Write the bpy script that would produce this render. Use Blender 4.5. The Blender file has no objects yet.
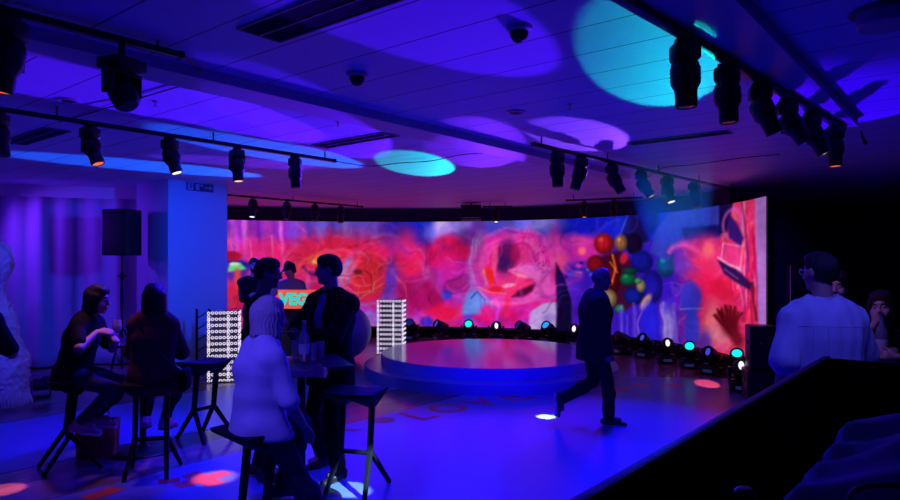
import bpy, bmesh, math, random
import numpy as np
from mathutils import Vector, Matrix
random.seed(7)
rng = np.random.default_rng(11)
scene = bpy.context.scene
COL = scene.collection

# ------------------------------------------------------------------ frame of reference
FOC, HZ, CXP, EYE = 660.0, 262.0, 450.0, 1.8     # focal length in px, horizon row, centre column, eye height
CEIL = 3.1
def P(px, py, z=0.0):
    d = (EYE - z) * FOC / (py - HZ)
    return Vector(((px - CXP) * d / FOC, d, z))
def PD(px, d, z=0.0):
    return Vector(((px - CXP) * d / FOC, d, z))
def PY(px, py, d):
    return Vector(((px - CXP) * d / FOC, d, EYE - (py - HZ) * d / FOC))
UX, UY = 0.633, 0.774                              # room axes: U runs right and away, V left and away
def UV(u, v, z=0.0):
    return Vector((UX * u - UY * v, UY * u + UX * v, z))
UDIR = Vector((UX, UY, 0)); VDIR = Vector((-UY, UX, 0))
UANG = math.atan2(UY, UX)

def lin(c):
    out = []
    for v in c[:3]:
        v = v / 255.0
        out.append(v / 12.92 if v <= 0.04045 else ((v + 0.055) / 1.055) ** 2.4)
    return tuple(out)

# ------------------------------------------------------------------ materials
def mat(name, rgb, rough=0.6, metal=0.0, var=0.12, scale=18.0, emit=None, emit_s=1.0, bump=0.0, spec=0.5,
        transmission=0.0, sheen=0.0, stretch=None):
    m = bpy.data.materials.new(name); m.use_nodes = True
    nt = m.node_tree; N = nt.nodes; L = nt.links
    b = N['Principled BSDF']
    b.inputs['Roughness'].default_value = rough
    b.inputs['Metallic'].default_value = metal
    b.inputs['Specular IOR Level'].default_value = spec
    if transmission: b.inputs['Transmission Weight'].default_value = transmission
    if sheen: b.inputs['Sheen Weight'].default_value = sheen
    tc = N.new('ShaderNodeTexCoord')
    src = tc.outputs['Object']
    if stretch:
        mp = N.new('ShaderNodeMapping'); mp.inputs['Scale'].default_value = stretch
        L.new(src, mp.inputs['Vector']); src = mp.outputs['Vector']
    nz = N.new('ShaderNodeTexNoise'); nz.inputs['Scale'].default_value = scale; nz.inputs['Detail'].default_value = 3
    L.new(src, nz.inputs['Vector'])
    mr = N.new('ShaderNodeMapRange'); mr.inputs['To Min'].default_value = 1 - var; mr.inputs['To Max'].default_value = 1 + var
    L.new(nz.outputs['Fac'], mr.inputs['Value'])
    mx = N.new('ShaderNodeVectorMath'); mx.operation = 'SCALE'; mx.inputs[0].default_value = rgb
    L.new(mr.outputs['Result'], mx.inputs['Scale'])
    L.new(mx.outputs['Vector'], b.inputs['Base Color'])
    if bump:
        bp = N.new('ShaderNodeBump'); bp.inputs['Strength'].default_value = bump; bp.inputs['Distance'].default_value = 0.01
        L.new(nz.outputs['Fac'], bp.inputs['Height']); L.new(bp.outputs['Normal'], b.inputs['Normal'])
    if emit:
        b.inputs['Emission Color'].default_value = (*emit, 1); b.inputs['Emission Strength'].default_value = emit_s
    return m

M = {}
M['black'] = mat('black_plastic', (.010, .010, .012), .42)
M['black_metal'] = mat('black_metal', (.012, .012, .014), .38, .3)
M['black_matte'] = mat('black_matte', (.004, .004, .005), .9, spec=.08)
M['dark_wall'] = mat('dark_wall_paint', (.08, .06, .09), .8, scale=3)
M['black_wall'] = mat('black_wall_cloth', (.05, .04, .06), .9, scale=3)
M['pillar'] = mat('pillar_paint', (.45, .52, .62), .55, scale=4, var=.04)
M['beam'] = mat('beam_paint', (.6, .6, .62), .5, scale=4, var=.04)
M['chrome'] = mat('brushed_metal', (.5, .5, .52), .3, 1)
M['grille'] = mat('speaker_grille', (.012, .012, .013), .6, .2, scale=220, var=.6, bump=.4)
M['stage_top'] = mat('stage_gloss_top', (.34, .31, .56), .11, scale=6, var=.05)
M['stage_side'] = mat('stage_side_light_tint', (.12, .16, .60), .32, scale=6, var=.04)  # blue stage light put into the base colour of the sides
M['glass'] = mat('clear_glass', (.9, .9, .95), .05, transmission=.72, var=0)
M['wine'] = mat('pale_wine', (.85, .75, .45), .05, transmission=.9, var=0)
M['skin'] = mat('skin_light', (.55, .33, .25), .55, scale=30, var=.06)
M['skin_dark'] = mat('skin_tan', (.38, .22, .16), .55, scale=30, var=.06)
M['hair_black'] = mat('hair_black', (.010, .008, .008), .55, spec=.3, scale=60, var=.5, stretch=(6, 6, 1), bump=.5)
M['hair_brown'] = mat('hair_brown', (.03, .014, .010), .55, spec=.3, scale=60, var=.5, stretch=(6, 6, 1), bump=.5)
M['hair_blond'] = mat('hair_blond', (.50, .42, .36), .6, spec=.3, scale=60, var=.3, stretch=(6, 6, 1), bump=.6)
M['hair_grey'] = mat('hair_grey', (.16, .15, .16), .6, scale=60, var=.3)
M['cloth_black'] = mat('black_cloth', (.010, .010, .012), .9, scale=40, bump=.2, spec=.12)
M['cloth_navy'] = mat('navy_suit_cloth', (.014, .014, .022), .85, scale=40, bump=.2, spec=.15)
M['cloth_denim'] = mat('dark_denim', (.04, .04, .06), .9, scale=60, bump=.25, spec=.15)
M['cloth_white'] = mat('white_cotton', (.55, .53, .58), .85, scale=30, var=.05, bump=.15, spec=.2)
M['cloth_pale'] = mat('pale_blue_cotton', (.42, .46, .60), .85, scale=30, var=.08, bump=.15)
M['cloth_grey'] = mat('grey_jersey', (.30, .28, .33), .9, scale=30, var=.1)
M['cloth_brown'] = mat('brown_patterned_cloth', (.09, .03, .032), .9, spec=.15, scale=90, var=.7, bump=.3)
M['cloth_check'] = mat('blue_check_shirt', (.22, .24, .38), .8, scale=30, var=.1)
M['shoe_dark'] = mat('dark_leather', (.02, .018, .02), .45)
M['shoe_pale'] = mat('pale_leather', (.45, .34, .34), .55)
M['rubber_white'] = mat('white_rubber', (.75, .75, .75), .5)
M['stool'] = mat('stool_dark_plastic', (.010, .010, .013), .7, spec=.15)
M['table'] = mat('table_dark_laminate', (.02, .02, .03), .4, spec=.3)
M['paper'] = mat('brown_kraft_paper', (.55, .24, .10), .8, scale=8, var=.12, bump=.2)
M['cloth_cover'] = mat('grey_drape_cloth', (.22, .22, .28), .85, scale=20, var=.08, bump=.1)
M['fleece'] = mat('white_fleece', (.7, .7, .74), .95, scale=60, var=.25, bump=1.0)
M['vent'] = mat('vent_dark_metal', (.06, .06, .07), .6)
M['vent_frame'] = mat('vent_frame_metal', (.22, .22, .26), .5)
M['sticker'] = mat('floor_vinyl_orange', (.85, .12, .03), .35, scale=8, var=.08)
M['sticker_red'] = mat('floor_vinyl_red', (.7, .05, .06), .35, scale=8, var=.05)
M['ring'] = mat('downlight_ring', (.55, .5, .55), .4)
M['blue_ball'] = mat('blue_vinyl', (.10, .16, .75), .4, var=.05)

def glow(name, rgb255, s=1.0):
    m = bpy.data.materials.new(name); m.use_nodes = True
    nt = m.node_tree; nt.nodes.clear()
    e = nt.nodes.new('ShaderNodeEmission'); o = nt.nodes.new('ShaderNodeOutputMaterial')
    tn = nt.nodes.new('ShaderNodeTexNoise'); tn.inputs['Scale'].default_value = 30
    mr = nt.nodes.new('ShaderNodeMapRange'); mr.inputs['To Min'].default_value = s * .85; mr.inputs['To Max'].default_value = s * 1.1
    nt.links.new(tn.outputs['Fac'], mr.inputs['Value']); nt.links.new(mr.outputs['Result'], e.inputs['Strength'])
    e.inputs['Color'].default_value = (*lin(rgb255), 1)
    nt.links.new(e.outputs[0], o.inputs[0]); return m
G = {
 'cyan': glow('lens_glow_cyan', (20, 225, 225), 1.3), 'azure': glow('lens_glow_azure', (30, 150, 250), 1.3),
 'white': glow('lens_glow_white', (225, 205, 255), 1.6), 'blue': glow('lens_glow_blue', (70, 70, 235), .9),
 'dim': glow('lens_glow_dim', (30, 30, 120), .8), 'off': mat('lens_unlit_glass', (.03, .03, .05), .12),
 'orange': glow('lens_glow_orange', (255, 110, 70), 1.1), 'peach': glow('lens_glow_peach', (255, 200, 170), 1.4),
 'warmwhite': glow('lens_glow_warm', (250, 245, 225), 1.6), 'ring': glow('tower_led_white', (236, 222, 255), 1.0),
}

# ------------------------------------------------------------------ mesh helpers
class MB:
    def __init__(s): s.bm = bmesh.new()
    def box(s, c, size, rot=None):
        m = Matrix.Translation(Vector(c))
        if rot is not None: m = m @ (rot if isinstance(rot, Matrix) else Matrix.Rotation(rot, 4, 'Z'))
        m = m @ Matrix.Diagonal((*size, 1))
        bmesh.ops.create_cube(s.bm, size=1, matrix=m); return s
    def rbox(s, c, size, r=.01, rot=None, seg=2):
        b2 = bmesh.new()
        bmesh.ops.create_cube(b2, size=1, matrix=Matrix.Diagonal((*size, 1)))
        bmesh.ops.bevel(b2, geom=b2.edges[:], offset=r, segments=seg, affect='EDGES', profile=.5)
        m = Matrix.Translation(Vector(c))
        if rot is not None: m = m @ (rot if isinstance(rot, Matrix) else Matrix.Rotation(rot, 4, 'Z'))
        b2.transform(m); s._merge(b2); return s
    def _merge(s, b2):
        me = bpy.data.meshes.new('tmp'); b2.to_mesh(me); b2.free(); s.bm.from_mesh(me); bpy.data.meshes.remove(me)
    def cyl(s, a, b, r0, r1=None, n=20, cap=True):
        a = Vector(a); b = Vector(b); r1 = r0 if r1 is None else r1
        d = b - a
        q = Vector((0, 0, 1)).rotation_difference(d.normalized()).to_matrix().to_4x4()
        m = Matrix.Translation((a + b) / 2) @ q
        bmesh.ops.create_cone(s.bm, cap_ends=cap, segments=n, radius1=r0, radius2=r1, depth=d.length, matrix=m); return s
    def lathe(s, prof, n=28, base=(0, 0, 0), axis=None):
        rings = []
        q = Matrix.Identity(4) if axis is None else Vector((0, 0, 1)).rotation_difference(Vector(axis).normalized()).to_matrix().to_4x4()
        m = Matrix.Translation(Vector(base)) @ q
        for r, z in prof:
            if r < 1e-6: rings.append([s.bm.verts.new(m @ Vector((0, 0, z)))])
            else: rings.append([s.bm.verts.new(m @ Vector((r * math.cos(2 * math.pi * i / n), r * math.sin(2 * math.pi * i / n), z))) for i in range(n)])
        for A, B in zip(rings, rings[1:]):
            for i in range(n):
                j = (i + 1) % n
                f = [A[i % len(A)], A[j % len(A)], B[j % len(B)], B[i % len(B)]]
                u = []
                for v in f:
                    if v not in u: u.append(v)
                if len(u) >= 3: s.bm.faces.new(u)
        return s
    def tube(s, pts, r, n=8, cap=True):
        pts = [Vector(p) for p in pts]; rings = []
        up = Vector((0, 0, 1))
        for i, p in enumerate(pts):
            t = (pts[min(i + 1, len(pts) - 1)] - pts[max(i - 1, 0)]).normalized()
            a = t.cross(up)
            if a.length < 1e-3: a = t.cross(Vector((1, 0, 0)))
            a.normalize(); b = t.cross(a)
            rr = r[i] if isinstance(r, (list, tuple)) else r
            rings.append([s.bm.verts.new(p + a * rr * math.cos(2 * math.pi * k / n) + b * rr * math.sin(2 * math.pi * k / n)) for k in range(n)])
        for A, B in zip(rings, rings[1:]):
            for k in range(n): s.bm.faces.new((A[k], A[(k + 1) % n], B[(k + 1) % n], B[k]))
        if cap: s.bm.faces.new(rings[0]); s.bm.faces.new(rings[-1])
        return s
    def prism(s, poly, z0, z1, m=None):
        m = m or Matrix.Identity(4)
        A = [s.bm.verts.new(m @ Vector((x, y, z0))) for x, y in poly]; B = [s.bm.verts.new(m @ Vector((x, y, z1))) for x, y in poly]
        n = len(poly)
        s.bm.faces.new(A[::-1]); s.bm.faces.new(B)
        for i in range(n): s.bm.faces.new((A[i], A[(i + 1) % n], B[(i + 1) % n], B[i]))
        return s
    def hull(s, pts):
        b2 = bmesh.new()
        for p in pts: b2.verts.new(Vector(p))
        r = bmesh.ops.convex_hull(b2, input=b2.verts[:])
        s._merge(b2); return s
    def torus(s, c, R, r, axis=(0, 0, 1), n=20, k=6):
        q = Vector((0, 0, 1)).rotation_difference(Vector(axis).normalized()).to_matrix()
        c = Vector(c); V = []
        for i in range(n):
            a = 2 * math.pi * i / n
            V.append([s.bm.verts.new(c + q @ Vector(((R + r * math.cos(2 * math.pi * j / k)) * math.cos(a), (R + r * math.cos(2 * math.pi * j / k)) * math.sin(a), r * math.sin(2 * math.pi * j / k)))) for j in range(k)])
        for i in range(n):
            for j in range(k):
                s.bm.faces.new((V[i][j], V[(i + 1) % n][j], V[(i + 1) % n][(j + 1) % k], V[i][(j + 1) % k]))
        return s
    def build(s, name, m, parent=None, smooth=35, bevel=0):
        bmesh.ops.recalc_face_normals(s.bm, faces=s.bm.faces[:])
        me = bpy.data.meshes.new(name); s.bm.to_mesh(me); s.bm.free()
        me.materials.append(m)
        o = bpy.data.objects.new(name, me); COL.objects.link(o)
        if parent is not None: o.parent = parent
        if smooth:
            for p in me.polygons: p.use_smooth = True
            me.set_sharp_from_angle(angle=math.radians(smooth))
        if bevel:
            b = o.modifiers.new('bevel', 'BEVEL'); b.width = bevel; b.segments = 2; b.limit_method = 'ANGLE'
        return o

def tag(o, label, cat, group=None):
    o['label'] = label; o['category'] = cat
    if group: o['group'] = group
    return o
def struct(o): o['kind'] = 'structure'; return o
def empty(name, loc, rz=0.0, label=None, cat=None, group=None):
    o = bpy.data.objects.new(name, None); COL.objects.link(o)
    o.location = loc; o.rotation_euler = (0, 0, rz); o.empty_display_size = .1
    if label: tag(o, label, cat, group)
    return o
def smooth_path(pts, n=8):
    pts = [Vector(p) for p in pts]; out = []
    for i in range(len(pts) - 1):
        p0 = pts[max(i - 1, 0)]; p1 = pts[i]; p2 = pts[i + 1]; p3 = pts[min(i + 2, len(pts) - 1)]
        for k in range(n):
            t = k / n
            out.append(.5 * ((2 * p1) + (p2 - p0) * t + (2 * p0 - 5 * p1 + 4 * p2 - p3) * t * t + (3 * p1 - p0 - 3 * p2 + p3) * t ** 3))
    out.append(pts[-1]); return out
def spot(name, loc, target, power, rgb, ang, blend=.3, radius=.05):
    l = bpy.data.lights.new(name, 'SPOT'); l.energy = power; l.color = rgb
    l.spot_size = math.radians(ang); l.spot_blend = blend; l.shadow_soft_size = radius
    o = bpy.data.objects.new(name, l); COL.objects.link(o); o.location = loc
    o.rotation_euler = (Vector(target) - Vector(loc)).to_track_quat('-Z', 'Y').to_euler()
    return o

# ------------------------------------------------------------------ camera
cam = bpy.data.cameras.new('camera'); camo = bpy.data.objects.new('camera', cam); COL.objects.link(camo)
camo.location = (0, 0, EYE); camo.rotation_euler = (math.pi / 2, 0, 0)
cam.sensor_width = 36; cam.lens = 36 * FOC / 900; cam.shift_y = 12 / 900; cam.clip_start = .05
scene.camera = camo
vs = scene.view_settings; scene.display_settings.display_device = 'sRGB'
vs.view_transform = 'Standard'; vs.look = 'None'; vs.exposure = 0; vs.gamma = 1; vs.use_curve_mapping = False
w = bpy.data.worlds.new('world'); scene.world = w; w.use_nodes = True
w.node_tree.nodes['Background'].inputs['Color'].default_value = (.004, .002, .02, 1)
scene.cycles.use_denoising = True
scene.cycles.max_bounces = 6; scene.cycles.diffuse_bounces = 3; scene.cycles.glossy_bounces = 3; scene.cycles.transmission_bounces = 6
scene.cycles.caustics_reflective = False; scene.cycles.caustics_refractive = False
scene.cycles.sample_clamp_indirect = 4
# ------------------------------------------------------------------ room shell
def planks_material(name, rgb, pitch, off, axis, rough, line=.02, dark=.25, var=.06, spec=.5, grain=False):
    m = mat(name, rgb, rough, var=var, scale=2.5, spec=spec)
    nt = m.node_tree; N = nt.nodes; L = nt.links; b = N['Principled BSDF']
    geo = N.new('ShaderNodeNewGeometry'); dot = N.new('ShaderNodeVectorMath'); dot.operation = 'DOT_PRODUCT'
    dot.inputs[1].default_value = axis; L.new(geo.outputs['Position'], dot.inputs[0])
    ma = N.new('ShaderNodeMath'); ma.operation = 'SUBTRACT'; ma.inputs[1].default_value = off; L.new(dot.outputs['Value'], ma.inputs[0])
    md = N.new('ShaderNodeMath'); md.operation = 'FLOORED_MODULO'; md.inputs[1].default_value = pitch; L.new(ma.outputs[0], md.inputs[0])
    lt = N.new('ShaderNodeMath'); lt.operation = 'LESS_THAN'; lt.inputs[1].default_value = line; L.new(md.outputs[0], lt.inputs[0])
    dv = N.new('ShaderNodeMath'); dv.operation = 'DIVIDE'; dv.inputs[1].default_value = pitch; L.new(ma.outputs[0], dv.inputs[0])
    fl = N.new('ShaderNodeMath'); fl.operation = 'FLOOR'; L.new(dv.outputs[0], fl.inputs[0])
    wn = N.new('ShaderNodeTexWhiteNoise'); wn.noise_dimensions = '1D'; L.new(fl.outputs[0], wn.inputs['W'])
    mr = N.new('ShaderNodeMapRange'); mr.inputs['To Min'].default_value = 1 - var; mr.inputs['To Max'].default_value = 1 + var; L.new(wn.outputs['Value'], mr.inputs['Value'])
    old = b.inputs['Base Color'].links[0].from_socket
    sc = N.new('ShaderNodeVectorMath'); sc.operation = 'SCALE'; L.new(old, sc.inputs[0]); L.new(mr.outputs[0], sc.inputs['Scale'])
    mix = N.new('ShaderNodeMix'); mix.data_type = 'RGBA'; L.new(lt.outputs[0], mix.inputs['Factor']); L.new(sc.outputs['Vector'], mix.inputs[6])
    mix.inputs[7].default_value = (rgb[0] * dark, rgb[1] * dark, rgb[2] * dark, 1)
    L.new(mix.outputs[2], b.inputs['Base Color'])
    return m
M['ceiling'] = planks_material('ceiling_panels', (.70, .74, .90), .43, 1.57, (UX, UY, 0), .55, .014, .3, .035)
M['wood_floor'] = planks_material('dark_wood_floor', (.24, .15, .19), .16, 0, (-UY, UX, 0), .19, .006, .4, .2)
M['vinyl'] = mat('vinyl_floor_light_tint', (.15, .20, .52), .30, scale=2.0, var=.05)  # bluish base colour stands in for blue light on the floor

mb = MB(); mb.box((0, 6, -.05), (27, 25, .1)); struct(mb.build('floor', M['wood_floor'], smooth=0))
mb = MB(); mb.box((0, 6, CEIL + .05), (27, 25, .1)); struct(mb.build('ceiling', M['ceiling'], smooth=0))
def flat_patch(name, pts, z0, z1, m):
    b = MB(); b.prism([(p[0], p[1]) for p in pts], z0, z1); return struct(b.build(name, m, smooth=0))
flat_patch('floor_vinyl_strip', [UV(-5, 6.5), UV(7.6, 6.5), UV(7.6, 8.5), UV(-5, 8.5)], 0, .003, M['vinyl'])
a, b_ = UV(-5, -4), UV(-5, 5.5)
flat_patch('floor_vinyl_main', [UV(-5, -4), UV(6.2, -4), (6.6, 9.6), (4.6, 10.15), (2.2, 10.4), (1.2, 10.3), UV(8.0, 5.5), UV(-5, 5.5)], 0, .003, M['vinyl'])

# LED wall line in plan: column in the picture frame and distance
LED_PX = [170, 222, 300, 400, 440, 500, 556, 628, 700, 751, 766]
LED_D = [14.6, 15.1, 15.7, 16.0, 15.85, 15.5, 15.0, 13.8, 11.9, 10.25, 9.75]
_cf = np.polyfit((np.array(LED_PX) - 450) / 300.0, LED_D, 5)
def led_d(px): return float(np.polyval(_cf, (px - 450) / 300.0))
def led_pt(px, z=0, off=0.0):
    p = PD(px, led_d(px), z)
    t = (PD(px + 2, led_d(px + 2)) - PD(px - 2, led_d(px - 2))).normalized()
    n = Vector((-t.y, t.x, 0))                     # away from the audience
    return p + n * off
def curved_wall(name, pts, th, z0, z1, m):
    n = len(pts); poly = [(p.x, p.y) for p in pts]; back = []
    for i in range(n):
        t = (pts[min(i + 1, n - 1)] - pts[max(i - 1, 0)]).normalized(); q = pts[i] + Vector((-t.y, t.x, 0)) * th
        back.append((q.x, q.y))
    b = MB()
    A = [b.bm.verts.new((x, y, z0)) for x, y in poly]; B = [b.bm.verts.new((x, y, z1)) for x, y in poly]
    C = [b.bm.verts.new((x, y, z0)) for x, y in back]; D = [b.bm.verts.new((x, y, z1)) for x, y in back]
    for i in range(n - 1):
        b.bm.faces.new((A[i], A[i + 1], B[i + 1], B[i])); b.bm.faces.new((C[i + 1], C[i], D[i], D[i + 1]))
        b.bm.faces.new((B[i], B[i + 1], D[i + 1], D[i])); b.bm.faces.new((A[i + 1], A[i], C[i], C[i + 1]))
    b.bm.faces.new((A[0], B[0], D[0], C[0])); b.bm.faces.new((A[-1], C[-1], D[-1], B[-1]))
    return b.build(name, m)
wp = [Vector((-10.5, 13.2, 0))] + [led_pt(px, 0, .32) for px in range(150, 721, 15)] + [Vector((5.6, 13.0, 0)), Vector((7.0, 14.2, 0)), Vector((13.4, 14.6, 0))]
struct(curved_wall('wall_back', wp, .12, 0, CEIL, M['dark_wall']))
struct(MB().box((13.4, 5, CEIL / 2), (.12, 20, CEIL)).build('wall_right', M['black_wall'], smooth=0))
struct(MB().box((0, -6, CEIL / 2), (26.8, .12, CEIL)).build('wall_near', M['dark_wall'], smooth=0))
struct(MB().box((-13.2, 3, CEIL / 2), (.12, 18, CEIL)).build('wall_left', M['dark_wall'], smooth=0))
# wall behind the curtain, with a pale cornice on top
c0, c1 = Vector((-12.6, 9.2, 0)), Vector((-4.3, 12.35, 0)); cd = (c1 - c0).normalized(); cn = Vector((cd.y, -cd.x, 0))
cang = math.atan2(cd.y, cd.x)
mid = (c0 + c1) / 2 - cn * .35
struct(MB().box((mid.x, mid.y, CEIL / 2), ((c1 - c0).length, .1, CEIL), cang).build('wall_left.001', M['dark_wall'], smooth=0))
mid = (c0 + c1) / 2 - cn * .05
tr = MB(); tr.box((mid.x, mid.y, CEIL - .06), ((c1 - c0).length, .42, .12), cang); tr.box((mid.x + cn.x * .2, mid.y + cn.y * .2, CEIL - .1), ((c1 - c0).length, .04, .2), cang)
struct(tr.build('trim_1', M['beam'], smooth=0))
# pillar
PC = PD(168, 10.3)
pc = PC + UDIR * .52 + VDIR * .52
struct(MB().rbox((pc.x, pc.y, CEIL / 2), (1.04, 1.04, CEIL), .012, UANG).build('pillar', M['pillar']))
# ceiling beams
def beam(name, u0, u1, v0, v1, drop):
    c = UV((u0 + u1) / 2, (v0 + v1) / 2, CEIL - drop / 2)
    struct(MB().box(c, (u1 - u0, v1 - v0, drop), UANG).build(name, M['beam'], smooth=0))
beam('beam', -3, 9.2, 4.08, 4.40, .075)
beam('beam.001', -2, 6.95, .92, 1.30, .075)

# curtain: one continuous pleated cloth
def curtain():
    n, rows = 420, 14
    L = (c1 - c0).length; V = []; F = []
    r = np.random.default_rng(5)
    ph = np.cumsum(r.uniform(.6, 1.4, n)) * .34
    big = np.sin(np.linspace(0, 31, n) + np.sin(np.linspace(0, 9, n)) * 1.5)
    for j in range(rows + 1):
        z = .03 + (CEIL - .2 - .03) * j / rows
        k = .55 + .45 * (1 - j / rows)
        for i in range(n):
            s = L * i / (n - 1)
            o = .04 * math.sin(ph[i]) * (.7 + .3 * math.sin(i * .05)) + .10 * big[i] * k
            p = c0 + cd * s + cn * (.17 + o)
            V.append((p.x, p.y, z))
    for j in range(rows):
        for i in range(n - 1):
            F.append((j * n + i, j * n + i + 1, (j + 1) * n + i + 1, (j + 1) * n + i))
    me = bpy.data.meshes.new('curtain'); me.from_pydata(V, [], F); me.materials.append(M['curtain'])
    for p in me.polygons: p.use_smooth = True
    o = bpy.data.objects.new('curtain', me); COL.objects.link(o)
    so = o.modifiers.new('thick', 'SOLIDIFY'); so.thickness = .006
    return tag(o, 'long pleated curtain hanging along the wall at far left behind the seated women', 'curtain')
M['curtain'] = mat('violet_curtain_cloth', (.42, .34, .50), .8, scale=5, var=.1, sheen=.3)
curtain()
# ------------------------------------------------------------------ picture shown on the LED wall (screen content, painted as numbers)
X0, Y0, CW, CH = 160, 186, 620, 196
cv = np.zeros((CH, CW, 3), np.float32)
yy, xx = np.mgrid[0:CH, 0:CW].astype(np.float32); xx += X0; yy += Y0
def noise(sx, sy, seed, oct=3):
    r = np.random.default_rng(seed); out = np.zeros((CH, CW), np.float32); amp = 1.0; tot = 0
    for o in range(oct):
        gx = max(2, int(CW / sx * 2 ** o) + 2); gy = max(2, int(CH / sy * 2 ** o) + 2)
        g = r.uniform(-1, 1, (gy, gx)).astype(np.float32)
        fx = np.linspace(0, gx - 1.001, CW); fy = np.linspace(0, gy - 1.001, CH)
        ix = fx.astype(int); iy = fy.astype(int); tx = fx - ix; ty = fy - iy
        tx = tx * tx * (3 - 2 * tx); ty = ty * ty * (3 - 2 * ty)
        a = g[iy][:, ix]; b = g[iy][:, ix + 1]; c = g[iy + 1][:, ix]; d = g[iy + 1][:, ix + 1]
        out += amp * ((a * (1 - tx) + b * tx) * (1 - ty)[:, None] + (c * (1 - tx) + d * tx) * ty[:, None]); tot += amp; amp *= .5
    return out / tot
n1 = noise(40, 40, 1); n2 = noise(40, 40, 2); n3 = noise(9, 60, 3, 2); n4 = noise(16, 16, 4)
n5 = noise(70, 12, 6)
def over(col, a):
    global cv
    a = np.clip(a, 0, 1)[..., None]; cv = cv * (1 - a) + np.array(col, np.float32) * a
def blob(x, y, rx, ry, col, a=1.0, soft=.5, ang=0.0, warp=.0):
    X = xx + n1 * warp; Y = yy + n2 * warp
    c, s = math.cos(math.radians(ang)), math.sin(math.radians(ang))
    u = ((X - x) * c + (Y - y) * s) / rx; v = (-(X - x) * s + (Y - y) * c) / ry
    r = np.sqrt(u * u + v * v)
    over(col, a * np.clip((1 + soft / 2 - r) / max(soft, 1e-3), 0, 1) ** 1.3)
def ring(x, y, rx, ry, w, col, a=1.0, ang=0.0, warp=4, a0=-181, a1=181):
    X = xx + n1 * warp; Y = yy + n2 * warp
    c, s = math.cos(math.radians(ang)), math.sin(math.radians(ang))
    u = ((X - x) * c + (Y - y) * s) / rx; v = (-(X - x) * s + (Y - y) * c) / ry
    r = np.sqrt(u * u + v * v); th = np.degrees(np.arctan2(v, u))
    m = np.clip(1 - np.abs(r - 1) * min(rx, ry) / w, 0, 1) * ((th >= a0) & (th <= a1))
    over(col, a * m)
def stroke(pts, w, col, a=1.0, warp=2, soft=.6):
    global cv
    xs = [p[0] for p in pts]; ys = [p[1] for p in pts]; mg = w + warp + 3
    ax, bx = int(max(min(xs) - mg - X0, 0)), int(min(max(xs) + mg - X0, CW)); ay, by = int(max(min(ys) - mg - Y0, 0)), int(min(max(ys) + mg - Y0, CH))
    if bx <= ax or by <= ay: return
    S_ = (slice(ay, by), slice(ax, bx))
    X = xx[S_] + n1[S_] * warp; Y = yy[S_] + n2[S_] * warp; D = np.full(X.shape, 1e6, np.float32)
    for (xa, ya), (xb, yb) in zip(pts, pts[1:]):
        dx, dy = xb - xa, yb - ya; t = np.clip(((X - xa) * dx + (Y - ya) * dy) / (dx * dx + dy * dy + 1e-6), 0, 1)
        D = np.minimum(D, np.hypot(X - xa - t * dx, Y - ya - t * dy))
    m = (a * np.clip((w - D) / (w * soft + .4), 0, 1))[..., None]
    cv[S_] = cv[S_] * (1 - m) + np.array(col, np.float32) * m
def poly(pts, col, a=1.0, warp=1.5, soft=1.2):
    X = xx + n1 * warp; Y = yy + n2 * warp
    ins = np.zeros(X.shape, bool); D = np.full(X.shape, 1e6, np.float32)
    n = len(pts)
    for i in range(n):
        xa, ya = pts[i]; xb, yb = pts[(i + 1) % n]
        ins ^= ((ya > Y) != (yb > Y)) & (X < (xb - xa) * (Y - ya) / (yb - ya + 1e-9) + xa)
        dx, dy = xb - xa, yb - ya; t = np.clip(((X - xa) * dx + (Y - ya) * dy) / (dx * dx + dy * dy + 1e-6), 0, 1)
        D = np.minimum(D, np.hypot(X - xa - t * dx, Y - ya - t * dy))
    over(col, a * np.clip(.5 + np.where(ins, D, -D) / (2 * soft), 0, 1))
def fade(x0, x1): return np.clip((xx - x0) / (x1 - x0), 0, 1)

# broad ground
over((222, 32, 132), np.ones_like(xx))
over((226, 58, 165), 1 - fade(285, 325))
over((225, 40, 160), fade(480, 520) * (1 - fade(545, 570)))
over((60, 25, 185), fade(550, 580))
over((225, 50, 110), fade(672, 700))
over((164, 44, 205), np.clip((n1 * 1.1 + n5 * .6 + .02) * 2.0, 0, .85) * (1 - fade(555, 580)))
over((236, 18, 96), np.clip((n2 * 1.2 + n4 * .5 - .15) * 2.0, 0, .6) * (1 - fade(540, 570)))
over((120, 60, 214), np.clip((-n2 - n5 * .8 - .22) * 2.0, 0, .7) * (1 - fade(470, 500)))
# flowing brush marks, coloured from what lies under them
def brush(n, seed, x0, x1, y0, y1, ln, w, jit, a, lift=0):
    r = np.random.default_rng(seed)
    for _ in range(n):
        x, y = r.uniform(x0, x1), r.uniform(y0, y1); ix, iy = int(np.clip(x - X0, 0, CW - 1)), int(np.clip(y - Y0, 0, CH - 1))
        c = cv[iy, ix] + r.normal(0, jit, 3) + (r.uniform(0, lift) if r.uniform() < .35 else 0); pts = [(x, y)]
        q = r.uniform(.6, 1.3) * ln
        for s_ in range(6):
            ix, iy = int(np.clip(x - X0, 0, CW - 1)), int(np.clip(y - Y0, 0, CH - 1))
            an = 3.4 * n1[iy, ix] + 2.2 * n4[iy, ix] + .9 * n2[iy, ix] - .4
            x += math.cos(an) * q / 6; y += math.sin(an) * q / 6; pts.append((x, y))
        stroke(pts, r.uniform(.5, 1) * w, np.clip(c, 0, 255), a, 1.5, 1.0)
brush(420, 5, 226, 560, 232, 340, 40, 6.0, 18, .6, 30)
brush(300, 6, 226, 560, 232, 340, 28, 2.2, 26, .6, 60)
brush(160, 7, 672, 760, 200, 360, 30, 3.5, 20, .6, 40)
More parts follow.
